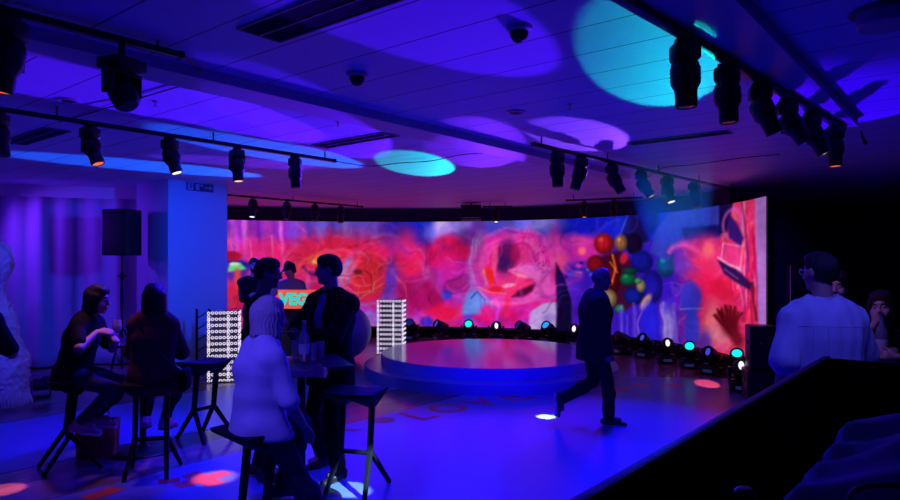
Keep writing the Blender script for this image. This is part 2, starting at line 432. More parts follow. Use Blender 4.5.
# upper band: lavender / blue / cloud
top = np.clip((249 + n3 * 10 + n1 * 14 + n4 * 6 - yy) / 18, 0, 1)
over((150, 45, 190), top * (1 - fade(285, 310)))
over((112, 84, 214), top * fade(285, 310) * (1 - fade(375, 395)))
over((20, 40, 204), np.clip((250 + n1 * 16 + n4 * 8 - yy) / 16, 0, 1) * fade(375, 395) * (1 - fade(432, 446)))
over((100, 78, 208), np.clip((245 + n1 * 16 + n4 * 10 - yy) / 16, 0, 1) * fade(432, 446) * (1 - fade(468, 488)))
over((78, 78, 212), np.clip((243 + n1 * 16 + n4 * 8 - yy) / 16, 0, 1) * fade(470, 490) * (1 - fade(548, 560)))
over((20, 26, 180), np.clip((246 + n1 * 12 + n4 * 6 - yy) / 14, 0, 1) * fade(550, 562) * (1 - fade(660, 680)))
blob(535, 224, 24, 9, (158, 150, 232), .8, 1.2, 0, 8); blob(500, 222, 30, 6, (92, 78, 205), .8, 1.2, 0, 8)
blob(452, 226, 18, 13, (172, 140, 226), .95, 1.0, 0, 16); blob(445, 220, 8, 6, (206, 176, 236), .8, 1.0, 0, 8)
# left section
for x, w_, c in [(232, 5, (196, 90, 220)), (243, 4, (226, 120, 225)), (258, 3, (120, 30, 170)), (268, 6, (205, 70, 200)), (281, 3, (232, 120, 220)), (291, 5, (120, 70, 205)), (305, 4, (86, 66, 190)), (318, 7, (132, 106, 224)), (331, 4, (92, 74, 200)), (345, 6, (152, 128, 226))]:
    stroke([(x, 214), (x + 2, 252 if x < 290 else 236)], w_, c, .7, 5)
blob(262, 248, 26, 10, (232, 40, 130), .8, .9, 0, 10)
stroke([(250, 240), (251, 262)], 1.5, (255, 120, 190), .7); stroke([(272, 236), (273, 262)], 1.5, (255, 130, 190), .6); stroke([(282, 240), (284, 264)], 2, (250, 90, 180), .7)
blob(236, 265, 17, 6, (38, 24, 160), .95, .6, 8, 3); blob(236, 274, 14, 8, (70, 40, 190), .8, .8)
blob(232, 256, 10, 5, (190, 20, 60), 1, .4); poly([(227, 268), (231, 263), (240, 263), (246, 269), (238, 271), (227, 272)], (120, 225, 150), 1); blob(234, 264, 6, 2, (215, 245, 210), .9, .6)
stroke([(237, 272), (235, 305)], 5, (240, 80, 70), .9); blob(232, 296, 10, 14, (235, 40, 80), .8, .8)
# eye field
blob(330, 258, 60, 22, (236, 38, 84), .9, .8, -6, 8)
for k in range(12):
    r = np.random.default_rng(30 + k); x0 = 285 + r.uniform(0, 70); y0 = 246 + r.uniform(0, 40)
    stroke([(x0, y0), (x0 + 22, y0 - 7 + r.uniform(-5, 5)), (x0 + 40, y0 - 6 + r.uniform(-8, 8))], r.uniform(.8, 2.2), [(255, 90, 130), (190, 20, 60), (250, 60, 110), (255, 130, 120)][k % 4], .7, 8)
blob(316, 261, 8, 5, (250, 140, 50), .9, .8, -20, 4); blob(314, 262, 3, 2, (255, 200, 90), .9, .8)
ring(314, 268, 16, 10, 2, (250, 110, 60), .6, -15, 3, -180, 20)
stroke([(303, 268), (309, 274), (316, 277)], 2, (60, 30, 150), .9); stroke([(306, 282), (318, 283)], 1.6, (240, 90, 90), .8)
blob(346, 272, 7, 17, (172, 140, 216), .9, .7, 12, 4); blob(344, 277, 5, 3, (225, 180, 225), .8, .8); stroke([(340, 275), (350, 276)], 1.2, (120, 40, 120), .9)
blob(368, 280, 20, 22, (224, 42, 62), .9, .6, -10, 5); ring(368, 280, 24, 26, 3, (240, 70, 110), .7, -10, 5)
for dy, c in [(-6, (150, 30, 40)), (2, (240, 140, 110)), (9, (250, 180, 160)), (13, (200, 60, 90))]:
    stroke([(348, 279 + dy), (355, 283 + dy), (364, 284.5 + dy), (374, 283 + dy), (383, 278 + dy)], 1.5, c, .55, 9, 1.0)
blob(358, 272, 5, 3, (90, 30, 40), .8, .8); ring(366, 282, 30, 24, 2.5, (150, 110, 220), .7, 0, 5, 0, 110); ring(368, 284, 36, 30, 3, (110, 60, 210), .7, 0, 6, -20, 80)
blob(392, 282, 7, 24, (88, 58, 214), .85, .9, 8, 8); blob(396, 302, 7, 12, (130, 90, 220), .8, .9)
blob(372, 320, 14, 10, (150, 120, 225), .8, .8, 0, 6)
# pink clouds
blob(412, 258, 18, 26, (238, 36, 96), .9, .9, 10, 12); blob(446, 252, 18, 18, (228, 20, 88), .9, .7, 0, 10)
blob(404, 250, 14, 9, (206, 50, 190), .6, 1.0, 0, 10)
blob(418, 294, 22, 17, (182, 18, 106), .9, .6, 15, 8); blob(436, 300, 9, 10, (165, 14, 86), .8, .6)
stroke([(425, 248), (433, 262), (431, 280), (418, 282), (408, 284)], 2.2, (238, 120, 190), .4, 12, 1.0)
blob(444, 312, 18, 9, (236, 24, 80), .9, .8, 0, 6); blob(450, 270, 10, 18, (226, 40, 165), .7, 1, 0, 8)
blob(448, 294, 6, 5, (60, 66, 214), .95, .6, 0, 3); blob(458, 284, 10, 7, (150, 30, 110), .7, .7, -20, 5); ring(460, 286, 11, 7, 2.0, (110, 20, 90), .5, -10, 12)
blob(470, 240, 8, 12, (120, 40, 150), .7, .9, 20, 6)
blob(427, 322, 7, 5, (50, 40, 205), .9, .8); blob(468, 318, 5, 9, (90, 80, 220), .8, .8)
# feather and blue drape
blob(478, 262, 9, 26, (160, 138, 226), .95, .6, 8, 6)
for k in range(9):
    stroke([(474 + k, 240 + 3 * k % 7), (470 + k * 2, 262 + k), (476 + k, 284)], .8, [(214, 190, 240), (110, 80, 190), (190, 120, 210)][k % 3], .7, 5)
poly([(470, 290), (479, 288), (493, 298), (492, 314), (462, 314), (464, 300)], (108, 150, 234), .95, 3, 2); stroke([(471, 298), (477, 291), (485, 299)], 1.1, (60, 50, 150), .9)
# big rose swirl and lips
for k, (rx, ry, c) in enumerate([(42, 36, (226, 40, 168)), (34, 30, (240, 70, 178)), (28, 26, (214, 22, 140)), (22, 20, (236, 60, 150))]):
    blob(513, 266, rx, ry, c, .85, .25, -12, 6)
    ring(513, 266, rx, ry, 2.2, (246, 120, 195), .35, -12, 10)
blob(506, 257, 12, 18, (106, 20, 104), .95, .6, 10, 4); blob(502, 262, 8, 9, (80, 24, 110), .9, .7); blob(515, 254, 5, 10, (176, 20, 96), .8, .7)
poly([(493, 246), (498, 244), (497, 262), (494, 276), (489, 276)], (244, 84, 150), .9, 3)
blob(489, 276, 4, 11, (240, 40, 40), .95, .5, -14, 3); stroke([(483, 270), (486, 284)], 1.4, (255, 150, 60), .8)
poly([(478, 288), (492, 283), (508, 281), (520, 285), (534, 278), (530, 270), (516, 268), (509, 270), (513, 274), (522, 277), (515, 282), (500, 290), (520, 297), (500, 296), (486, 293)], (238, 60, 140), .95, 2)
poly([(509, 270), (520, 267), (534, 276), (537, 280), (527, 276)], (250, 150, 205), .95, 2)
poly([(509, 271), (520, 265), (540, 263), (553, 270), (549, 286), (537, 281)], (236, 112, 204), .85, 2, 2.5); ring(514, 268, 30, 30, 4, (244, 110, 196), .55, 0, 3, -70, 60)
poly([(508, 270), (524, 274), (538, 281), (526, 289), (508, 297), (492, 292), (505, 287), (519, 282)], (252, 52, 122), .95, 1, 1.5)
poly([(511, 297), (518, 290), (536, 283), (532, 291), (522, 297)], (84, 10, 56), .95, 1, 1.5); poly([(509, 271), (523, 274), (531, 278), (518, 277)], (255, 150, 205), .9, 1, 1)
blob(508, 285, 7, 2, (250, 170, 215), .9, .7, -10, 2); ring(514, 280, 34, 22, 4, (246, 120, 200), .7, -10, 4, 10, 140)
blob(496, 290, 8, 4, (226, 30, 50), .9, .6); stroke([(478, 287), (492, 292), (505, 293)], 1.3, (255, 120, 170), .8)
stroke([(504, 298), (505, 326)], 4.5, (228, 30, 60), .7, 6, 1.0); blob(487, 315, 8, 11, (240, 20, 130), .85, .6); blob(513, 318, 6, 8, (214, 20, 110), .8, .7)
for k in range(26):
    r = np.random.default_rng(80 + k); x0 = 533 + r.uniform(0, 20); y0 = 250 + r.uniform(-4, 22)
    stroke([(x0, y0), (x0 + r.uniform(-4, 4), y0 + r.uniform(-5, 5))], .8, (120, 10, 110), .8, 1)
blob(546, 288, 10, 14, (222, 90, 190), .8, .9, 20, 6); poly([(529, 312), (541, 303), (557, 301), (557, 330), (529, 330)], (190, 168, 224), .95, 2); blob(548, 318, 7, 5, (150, 120, 205), .7, .8, 0, 4)
blob(556, 252, 10, 20, (228, 70, 168), .7, 1, 0, 6)
# blue sky right of centre with a pink cloud
blob(586, 248, 22, 14, (220, 46, 160), .9, 1.0, -8, 10); blob(578, 240, 12, 7, (225, 70, 160), .7, 1, 0, 8); blob(582, 251, 4, 4, (240, 110, 120), .95, .7)
blob(562, 262, 8, 9, (236, 80, 150), .8, 1, 0, 6); blob(586, 268, 16, 8, (40, 30, 170), .85, .8, 0, 8); blob(578, 274, 5, 4, (226, 80, 170), .7, .9)
for k in range(16):
    r = np.random.default_rng(120 + k); blob(566 + r.uniform(0, 34), 262 + r.uniform(0, 16), r.uniform(1.5, 4), r.uniform(1, 2.5), [(70, 110, 235), (226, 60, 160), (20, 16, 120), (110, 30, 170)][k % 4], .85, .8)
blob(572, 290, 12, 16, (90, 40, 205), .8, .9); blob(590, 310, 20, 24, (66, 24, 190), .8, .9, 0, 6)
poly([(556, 262), (564, 276), (571, 300), (572, 345), (556, 345)], (14, 8, 52), .96, 1)
poly([(557, 276), (563, 272), (566, 284), (558, 296)], (40, 14, 130), .6, 2)
poly([(632, 186), (628, 216), (618, 246), (640, 250), (658, 226), (662, 186)], (22, 12, 62), .85, 1, 2.5)
blob(620, 224, 10, 10, (40, 60, 200), .5, 1); stroke([(628, 214), (617, 243)], 1.0, (90, 110, 225), .8, 0)
brush(150, 1, 226, 556, 240, 335, 20, 2.0, 22, .35, 40)
brush(200, 2, 226, 556, 216, 335, 14, 1.0, 30, .5, 60)
brush(120, 3, 556, 700, 216, 345, 18, 2.0, 20, .4, 40)
brush(150, 4, 676, 760, 200, 360, 16, 1.4, 28, .5, 50)
def wisps(n, seed, x0, x1, y0, y1, cols, a, w, ln):
    r = np.random.default_rng(seed)
    for k in range(n):
        x, y = r.uniform(x0, x1), r.uniform(y0, y1); pts = [(x, y)]; q = ln * r.uniform(.5, 1.4)
        for s_ in range(7):
            ix, iy = int(np.clip(x - X0, 0, CW - 1)), int(np.clip(y - Y0, 0, CH - 1))
            an = 3.8 * n2[iy, ix] + 2.6 * n4[iy, ix] + 1.2 * n1[iy, ix] + .5
            x += math.cos(an) * q / 7; y += math.sin(an) * q / 7; pts.append((x, y))
        stroke(pts, w * r.uniform(.5, 1.2), cols[k % len(cols)], a * r.uniform(.5, 1), 1, 1.0)
wisps(60, 51, 230, 560, 228, 330, [(206, 150, 232), (250, 130, 190), (180, 110, 220)], .24, 3.2, 26)
wisps(60, 52, 230, 560, 236, 332, [(110, 14, 110), (150, 10, 80), (90, 30, 150)], .30, 3.4, 22)
wisps(50, 53, 556, 700, 222, 340, [(110, 100, 230), (30, 16, 120), (150, 60, 200)], .5, 1.4, 22)
wisps(70, 54, 684, 756, 205, 355, [(255, 150, 190), (130, 10, 70), (250, 90, 130), (170, 90, 200)], .6, 1.3, 22)
wisps(40, 55, 290, 400, 244, 300, [(255, 120, 90), (140, 10, 40), (250, 170, 150)], .6, 1.2, 26)
# balloons
def balloon(x, y, rx, ry, c, hi=None, ribs=0):
    c = tuple(v * .80 for v in c); blob(x, y, rx, ry, tuple(v * .55 for v in c), .96, .22); blob(x - rx * .15, y - ry * .12, rx * .8, ry * .8, c, .9, .9)
    for k in range(ribs): stroke([(x + (k - ribs / 2 + .5) * rx * .5, y - ry * .8), (x + (k - ribs / 2 + .5) * rx * .62, y + ry * .6)], .6, tuple(v * .6 for v in c), .7, 0)
    if hi: blob(x - rx * .3, y - ry * .4, rx * .3, ry * .25, hi, .45, 1)
poly([(597, 258), (620, 250), (634, 262), (640, 300), (620, 312), (600, 300)], (70, 8, 40), .9, 3, 2)
balloon(596, 264, 9, 9, (172, 20, 44)); balloon(613, 275, 8, 20, (120, 14, 34)); stroke([(612, 255), (615, 268), (611, 282)], 1.8, (240, 110, 50), .9, 3); stroke([(609, 262), (617, 272)], 1.0, (255, 170, 90), .8, 3)
balloon(634, 244, 8, 11, (36, 14, 70)); balloon(621, 243, 6.5, 8.5, (196, 128, 96), (240, 190, 150), 3); balloon(604, 244, 10, 10.5, (226, 30, 52), (250, 110, 110), 3)
blob(624, 258, 4, 6, (200, 30, 60), .9, .6, 20)
balloon(642, 262, 11, 11.5, (30, 34, 206)); balloon(666, 265, 9.5, 12.5, (26, 108, 190), (60, 190, 210)); balloon(652, 287, 11, 17, (44, 30, 214)); balloon(628, 279, 8, 6.5, (20, 140, 96), (60, 200, 140)); balloon(630, 271, 8, 3, (12, 96, 74))
balloon(634, 296, 10, 9, (24, 40, 190)); balloon(620, 309, 5, 4.5, (24, 160, 130)); balloon(609, 299, 8, 9.5, (196, 160, 110)); balloon(641, 286, 4.5, 6.5, (200, 170, 130)); balloon(638, 281, 3.5, 3, (90, 190, 120))
blob(646, 302, 4, 9, (226, 170, 130), .85, .6, 30)
stroke([(644, 304), (638, 322), (640, 340)], 1.2, (150, 110, 220), .8, 4)
for k in range(22):
    r = np.random.default_rng(160 + k); x0 = 618 + r.uniform(0, 62); stroke([(x0, 306 + r.uniform(-6, 8)), (x0 + r.uniform(-4, 4), 350)], r.uniform(1, 3), [(120, 84, 214), (64, 24, 190), (168, 140, 222), (40, 40, 210)][k % 4], .55, 6)
blob(650, 325, 9, 26, (38, 34, 214), .85, .5, 0, 3); blob(668, 326, 8, 22, (170, 150, 214), .7, .9, 0, 6)
# right section
over((34, 58, 176), np.clip((248 - yy + n1 * 8) / 12, 0, 1) * fade(652, 676) * (1 - fade(716, 722)))
poly([(650, 252), (656, 230), (672, 208), (721, 203), (720, 225), (684, 228), (668, 262)], (58, 64, 178), .95, 0, 1.2)
poly([(682, 228), (720, 225), (720, 237), (684, 240)], (26, 18, 104), .92, 1, 1.5); blob(700, 246, 20, 12, (190, 40, 130), .8, .9, 0, 6)
ring(684, 262, 16, 20, 3.5, (236, 90, 160), .8, -30, 6, -120, 100); blob(680, 262, 9, 14, (120, 60, 190), .7, .8)
blob(706, 256, 12, 18, (232, 60, 120), .9, .8, 0, 6); blob(708, 250, 6, 9, (250, 120, 120), .7, .9); blob(702, 288, 16, 28, (238, 30, 96), .85, .9, 0, 10)
blob(722, 286, 16, 16, (214, 24, 70), .8, .9, 0, 8)
blob(690, 298, 11, 18, (52, 56, 200), .9, .5, 0, 3); blob(692, 330, 8, 24, (44, 60, 214), .85, .6); stroke([(680, 309), (704, 309)], 1.0, (150, 150, 230), .8, 1)
blob(710, 326, 9, 24, (250, 140, 150), .75, 1, 0, 8); blob(722, 338, 10, 12, (245, 170, 180), .6, 1, 0, 8); blob(705, 345, 7, 16, (60, 40, 200), .7, .8)
poly([(719, 186), (734, 186), (733, 204), (727, 232), (719, 234)], (22, 12, 74), .95, 0, 1.0)
for k in range(40):
    r = np.random.default_rng(200 + k); x0 = 730 + r.uniform(0, 28); y0 = 196 + r.uniform(0, 100)
    stroke([(x0, y0), (x0 + r.uniform(-2, 2), y0 + 22), (x0 + r.uniform(-4, 3), y0 + 40)], r.uniform(.7, 2.4), [(250, 90, 150), (205, 20, 80), (255, 150, 190), (170, 20, 110), (236, 40, 90)][k % 5], .7, 4)
ring(732, 224, 9, 14, 2.5, (214, 90, 190), .8, 10, 2); poly([(729, 214), (736, 222), (744, 238), (741, 246), (729, 238), (727, 226)], (60, 24, 130), .95, 1); poly([(722, 243), (742, 246), (739, 266), (719, 258)], (226, 60, 140), .8, 1); stroke([(721, 259), (723, 243), (741, 246)], 1.0, (250, 170, 220), .85, 1)
poly([(717, 259), (728, 263), (742, 272), (752, 284), (750, 290), (738, 283), (724, 273)], (52, 16, 84), .96, 1); stroke([(718, 257), (729, 264), (740, 268)], 1.8, (250, 170, 210), .9, 1); stroke([(724, 268), (738, 278)], 1.0, (160, 110, 200), .8, 1)
stroke([(752, 282), (753, 300), (757, 320)], 2.2, (110, 14, 50), .85, 3); stroke([(750, 300), (753, 335)], 2, (190, 20, 70), .8, 3)
for k in range(26):
    a = math.radians(-158 + k * 5.2); x1 = 728 + (11 + 3 * (k % 3)) * math.cos(a); y1 = 324 + (15 + 4 * (k % 2)) * math.sin(a)
    stroke([(731, 334), (x1, y1)], 1.9, [(112, 12, 34), (150, 24, 44), (84, 8, 30)][k % 3], .95, 2)
blob(730, 327, 9, 13, (112, 12, 34), .9, .7, -12, 5); blob(736, 340, 6, 9, (120, 16, 40), .85, .8, -20, 5)
over((176, 132, 222), np.clip((xx - (753.5 + (yy - 200) * .028)) / 3, 0, 1) * .9)
stroke([(741, 200), (747, 240), (750, 270)], 1.4, (110, 30, 120), .7, 2)
# brushed streaks over everything
cv = cv * (1 - .16 * np.clip(n2 + n4 * .7, -.6, 1)[..., None] + .07 * n4[..., None] + .12 * n3[..., None] * np.clip((270 - yy) / 40, 0, 1)[..., None])
fib = noise(6, 30, 9, 3) * .07 * np.clip((275 - yy) / 40, 0, 1) + noise(14, 12, 10, 3) * .06
fib += noise(3, 3, 61, 1) * .035 + noise(6, 5, 62, 2) * .045
cv = np.clip(cv * (1 + fib[..., None]), 0, 255); cv = 255 * (cv / 255) ** 1.12

# ------------------------------------------------------------------ LED wall
Z_LED0, Z_LED1 = .25, 2.77
def build_led():
    root = empty('led_screen', led_pt(500, 0), 0, 'huge curved LED video wall with pink and blue abstract picture behind the round stage', 'LED screen')
    base = Vector(root.location)
    NC, NR = 660, 120
    V = []; C = []; F = []
    pxs = np.linspace(176, 766, NC)
    for j in range(NR):
        z = Z_LED0 + (Z_LED1 - Z_LED0) * j / (NR - 1)
        for px in pxs:
            p = led_pt(px, z); V.append(tuple(p - base))
            qx = CXP + FOC * p.x / p.y; qy = HZ - (z - EYE) * FOC / p.y
            ix = min(max(qx - X0, 0), CW - 1.001); iy = min(max(qy - Y0, 0), CH - 1.001)
            x0 = int(ix); y0 = int(iy); tx = ix - x0; ty = iy - y0
            c = (cv[y0, x0] * (1 - tx) + cv[y0, x0 + 1] * tx) * (1 - ty) + (cv[y0 + 1, x0] * (1 - tx) + cv[y0 + 1, x0 + 1] * tx) * ty
            C.append(c)
    for j in range(NR - 1):
        for i in range(NC - 1):
            F.append((j * NC + i, j * NC + i + 1, (j + 1) * NC + i + 1, (j + 1) * NC + i))
    me = bpy.data.meshes.new('screen_face'); me.from_pydata(V, [], F)
    c = np.array(C) / 255.0
    c = np.where(c <= .04045, c / 12.92, ((c + .055) / 1.055) ** 2.4)
    at = me.color_attributes.new('picture', 'FLOAT_COLOR', 'POINT')
    at.data.foreach_set('color', np.concatenate([c, np.ones((len(c), 1))], 1).astype(np.float32).ravel())
    m = bpy.data.materials.new('led_picture'); m.use_nodes = True; nt = m.node_tree; nt.nodes.clear()
    an = nt.nodes.new('ShaderNodeAttribute'); an.attribute_name = 'picture'
    e = nt.nodes.new('ShaderNodeEmission'); e.inputs['Strength'].default_value = .90; o = nt.nodes.new('ShaderNodeOutputMaterial')
    nt.links.new(an.outputs['Color'], e.inputs['Color']); nt.links.new(e.outputs[0], o.inputs[0])
    me.materials.append(m)
    ob = bpy.data.objects.new('screen_face', me); COL.objects.link(ob); ob.parent = root
    hp = [led_pt(px, 0, .02) - base for px in range(176, 767, 10)]
    h = curved_wall('cabinet_back', hp, .10, Z_LED0 - .01, Z_LED1 + .005, M['black']); h.parent = root
    bp = [led_pt(px, 0, -.14) - base for px in range(176, 767, 10)]
    h = curved_wall('base_plinth', bp, .26, 0, Z_LED0 - .012, M['black_matte']); h.parent = root
build_led()
# ------------------------------------------------------------------ round stage
SC = Vector((.66, 10.9, 0))
st = empty('round_stage', SC, 0, 'low round two-tier stage with blue light in its colour in front of the LED wall', 'stage')
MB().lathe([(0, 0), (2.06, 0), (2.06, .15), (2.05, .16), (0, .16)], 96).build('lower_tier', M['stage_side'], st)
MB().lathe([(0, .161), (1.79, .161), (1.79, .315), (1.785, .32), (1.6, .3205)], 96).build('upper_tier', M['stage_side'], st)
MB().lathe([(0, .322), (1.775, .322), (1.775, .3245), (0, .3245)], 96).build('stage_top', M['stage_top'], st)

# ------------------------------------------------------------------ stools
def half_seat(b, sx):
    # one half of the faceted saddle, from the top outline down to the stem
    top = [(-.02 * sx, -.20, .775), (.215 * sx, -.20, .79), (.215 * sx, .15, .80), (-.02 * sx, .15, .775)]
    rim = [(x * .98, y * .98, z - .022) for x, y, z in top]
    st_ = [(.10 * sx, -.02, .655), (.15 * sx, -.02, .655), (.10 * sx, .045, .655), (.15 * sx, .045, .655)]
    b.hull(top + rim + st_)
def bar(b, a, c, w0, w1=None):
    w1 = w1 or w0; a = Vector(a); c = Vector(c); d = (c - a).normalized()
    s = d.cross(Vector((0, 1, 0)));
    if s.length < .1: s = d.cross(Vector((1, 0, 0)))
    s.normalize(); t = d.cross(s)
    pts = [a + s * i * w0 + t * j * w0 for i in (-1, 1) for j in (-1, 1)] + [c + s * i * w1 + t * j * w1 for i in (-1, 1) for j in (-1, 1)]
    b.hull(pts)
STOOLS = 'faceted bar stools around the high tables'
def make_stool(loc, rot, label):
    r = empty('bar_stool', loc, rot, label, 'stool', STOOLS)
    b = MB(); half_seat(b, 1); half_seat(b, -1); b.build('seat', M['stool'], r, 20, .006)
    for s in (-1, 1):
        b = MB(); bar(b, (.125 * s, .012, .68), (.125 * s, -.03, .30), .021, .019); b.build('stem', M['stool'], r, 20, .006)
        b = MB(); bar(b, (.125 * s, -.03, .315), (.165 * s, -.235, 0.004), .019, .015); b.build('leg', M['stool'], r, 20, .005)
        b = MB(); bar(b, (.125 * s, -.03, .315), (.20 * s, .20, 0.004), .019, .015); b.build('leg', M['stool'], r, 20, .005)
    MB().rbox((0, -.035, .30), (.27, .035, .032), .006).build('footrest', M['stool'], r)
    return r
S_FRONT = PD(357, 5.25); S_EMPTY = PD(206, 6.75)
make_stool(S_FRONT, math.radians(-16), 'empty dark faceted bar stool in front right of the standing man')
make_stool(S_EMPTY, math.radians(-118), 'empty dark bar stool by the blue pillar, right of the woman in brown')
W1P = PD(72, 5.75); W2P = PD(153, 5.62); BLP = PD(262, 4.02)
make_stool((W1P.x - .02, W1P.y + .03, 0), math.radians(-52), 'dark bar stool under the black-haired woman at far left')
make_stool((W2P.x - .02, W2P.y + .02, 0), math.radians(12), 'dark bar stool under the woman in brown seen from behind')
make_stool((BLP.x - .03, BLP.y + .02, 0), math.radians(-40), 'dark bar stool under the blond woman in a white shirt')

# ------------------------------------------------------------------ high tables
def high_table(loc, rot, half, label, round_top=False):
    r = empty('high_table', loc, rot, label, 'table')
    b = MB()
    if round_top: b.lathe([(0, 1.02), (half - .01, 1.02), (half, 1.025), (half, 1.045), (half - .005, 1.05), (0, 1.05)], 48)
    else: b.rbox((0, 0, 1.035), (2 * half, 2 * half, .03), .008)
    b.build('table_top', M['table'], r)
    MB().cyl((0, 0, .03), (0, 0, 1.02), .03, n=20).build('pole', M['black_metal'], r)
    MB().lathe([(0, .004), (.29, .004), (.30, .012), (.29, .02), (.06, .035), (.04, .06), (0, .06)], 48).build('base', M['black_metal'], r)
    return r
T1 = PD(143, 6.3); T2 = Vector((-1.12, 4.98, 0)); T3 = Vector((3.16, 4.98, 0))
high_table(T1, .3, .36, 'dark round high table between the two seated women at left', True)
high_table(T2, math.radians(22), .33, 'dark square high table with bottle and glasses by the standing men')
high_table(T3, math.radians(-10), .36, 'dark high table with a bottle at the right edge of the photo')
ZT = 1.0515
def wine_glass(loc, label, wine=True, group=None):
    r = empty('wine_glass', loc, 0, label, 'glass', group)
    MB().lathe([(0, 0), (.036, 0), (.036, .002), (.008, .006), (.004, .012), (.0035, .085), (.008, .093), (.03, .108), (.040, .135), (.040, .165), (.032, .215), (.0305, .215), (.0385, .165), (.0385, .136), (.028, .110), (0, .098)], 28).build('bowl', M['glass'], r)
    if wine: MB().lathe([(0, .1), (.027, .111), (.0375, .136), (.0378, .142), (0, .142)], 24).build('wine', M['wine'], r)
def tumbler(loc, label, h=.13, group=None):
    o = MB().lathe([(0, 0), (.030, 0), (.036, h), (.034, h), (.029, .006), (0, .006)], 28).build('glass_tumbler', M['glass'])
    o.location = loc; return tag(o, label, 'glass', group)
def bottle(loc, label, h=.27, m=None):
    r = empty('bottle', loc, 0, label, 'bottle'); k = h / .27
    MB().lathe([(0, 0), (.034, 0), (.037, .006), (.037, .15), (.030, .18), (.015, .205), (.0135, .255), (0, .255)], 28).build('body', m or M['glass_bottle'], r)
    MB().lathe([(.0376, .05), (.0379, .05), (.0379, .12), (.0376, .12)], 28).build('bottle_label', M['paper_label'], r)
    MB().lathe([(0, .252), (.0155, .252), (.0155, .275), (0, .275)], 20).build('cap', M['chrome'], r)
    r.scale = (k, k, k); return r
M['glass_bottle'] = mat('bottle_glass', (.35, .40, .55), .08, transmission=.55, var=0)
M['paper_label'] = mat('bottle_paper_label', (.55, .52, .6), .6)
g = PY(117, 337, 6.12); wine_glass((g.x, g.y, ZT), 'tall wine glass of pale wine in front of the black-haired woman')
def ont(px, py, d=None):
    p = P(px, py, ZT); return (p.x, p.y, ZT)
bottle(ont(304, 361), 'clear bottle with silver cap on the square high table', .30)
tumbler(ont(312, 360), 'tall clear glass right of the bottle on the square high table', .13)
tumbler(ont(320, 358), 'clear glass beside the standing man on the square high table', .13)
tumbler(ont(296, 358), 'clear glass left of the bottle on the square high table', .14)
bottle((PD(882, 5.12).x, 5.12, ZT), 'clear bottle on the high table before the woman with hand on chin', .34)
tumbler((PD(893, 4.98).x, 4.98, ZT), 'clear glass on the high table at the right edge', .10)

# ------------------------------------------------------------------ paper bag under the left stool
pb = P(93, 459); r = empty('paper_bag', (pb.x, pb.y + .08, 0.003), math.radians(8), 'brown paper carrier bag standing under the left bar stool', 'bag')
b = MB(); bm = b.bm
w0, d0, w1, d1, h = .16, .07, .175, .08, .34
ring = []
for z, w_, d_ in ((0, w0, d0), (h * .5, (w0 + w1) / 2 + .004, d0 - .012), (h, w1, d1)):
    ring.append([bm.verts.new((x, y, z)) for x, y in ((-w_, -d_), (0, -d_ * 1.04), (w_, -d_), (w_, 0), (w_, d_), (0, d_ * 1.04), (-w_, d_), (-w_, 0))])
for i in (3, 7): ring[1][i].co.x *= .86; ring[2][i].co.x *= .80
for A, B in zip(ring, ring[1:]):
    for i in range(8): bm.faces.new((A[i], A[(i + 1) % 8], B[(i + 1) % 8], B[i]))
bm.faces.new(ring[0])
o = b.build('bag_body', M['paper'], r, 25); so = o.modifiers.new('t', 'SOLIDIFY'); so.thickness = .003
for y in (-.07, .07):
    MB().tube(smooth_path([(-.07, y, h - .03), (-.065, y, h + .07), (0, y, h + .11), (.065, y, h + .07), (.07, y, h - .03)]), .005).build('handle', M['paper'], r)

# ------------------------------------------------------------------ lattice light towers
def light_tower(loc, rot, label, W=.47, D=.30, Hh=1.07):
    r = empty('light_tower', loc, rot, label, 'light tower', 'white lattice light towers beside the stage')
    rr, n = .0175, 9
    def strip(p0, p1, axis, cnt):
        b = MB(); p0 = Vector(p0); p1 = Vector(p1)
        for k in range(cnt):
            b.torus(p0.lerp(p1, k / (cnt - 1)), rr, .0068, axis, 12, 5)
        return b
    rows = 12; x0, x1 = -W / 2 + rr, W / 2 - rr
    for j in range(rows):
        z = .03 + (Hh - .06) * j / (rows - 1)
        strip((x0, -D / 2, z), (x1, -D / 2, z), (0, 1, 0), n).build('ring_strip', G['ring'], r)
        strip((x1, -D / 2 + .04, z), (x1, D / 2 - .02, z), (1, 0, 0), 5).build('ring_strip', G['ring'], r)
    for x, y, ax in ((x0, -D / 2 - .004, (0, 1, 0)), (x1, -D / 2 - .004, (0, 1, 0)), (0.06, -D / 2 - .004, (0, 1, 0))):
        strip((x, y, .03), (x, y, Hh - .03), ax, 20).build('ring_post', G['ring'], r)
    b = MB()
    for x in (-W / 2 + .01, W / 2 - .05):
        for y in (-D / 2 + .04, D / 2 - .01):
            b.cyl((x, y, 0), (x, y, Hh), .012, n=10)
    for k in range(8):
        z = .05 + k * .135
        b.tube([(-W / 2 + .02, D / 2 - .03, z), (W / 2 - .06, D / 2 - .03, z + .1)], .006)
    b.build('frame', M['black_metal'], r)
    MB().box((0, 0.02, Hh / 2), (W - .12, D - .14, Hh - .06)).build('core', M['tower_core'], r)
    MB().rbox((0, 0, .01), (W + .02, D + .02, .02), .004).build('base', M['black_metal'], r)
M['tower_core'] = mat('tower_core_violet', (.03, .025, .05), .5)
light_tower(PD(225, 10.0), math.radians(14), 'glowing white lattice light tower in front of the blue pillar')
light_tower(PD(392, 12.95), math.radians(-6), 'glowing white lattice light tower at the left back edge of the stage', .52, .34)
b = MB(); tw = PD(203, 10.15)
sf = empty('lighting_truss', tw, math.radians(10), 'short dark upright truss left of the lattice tower by the pillar', 'truss')
for x in (-.09, .09):
    MB().cyl((x, 0, 0), (x, 0, 1.08), .02, n=12).build('upright', M['black_metal'], sf)
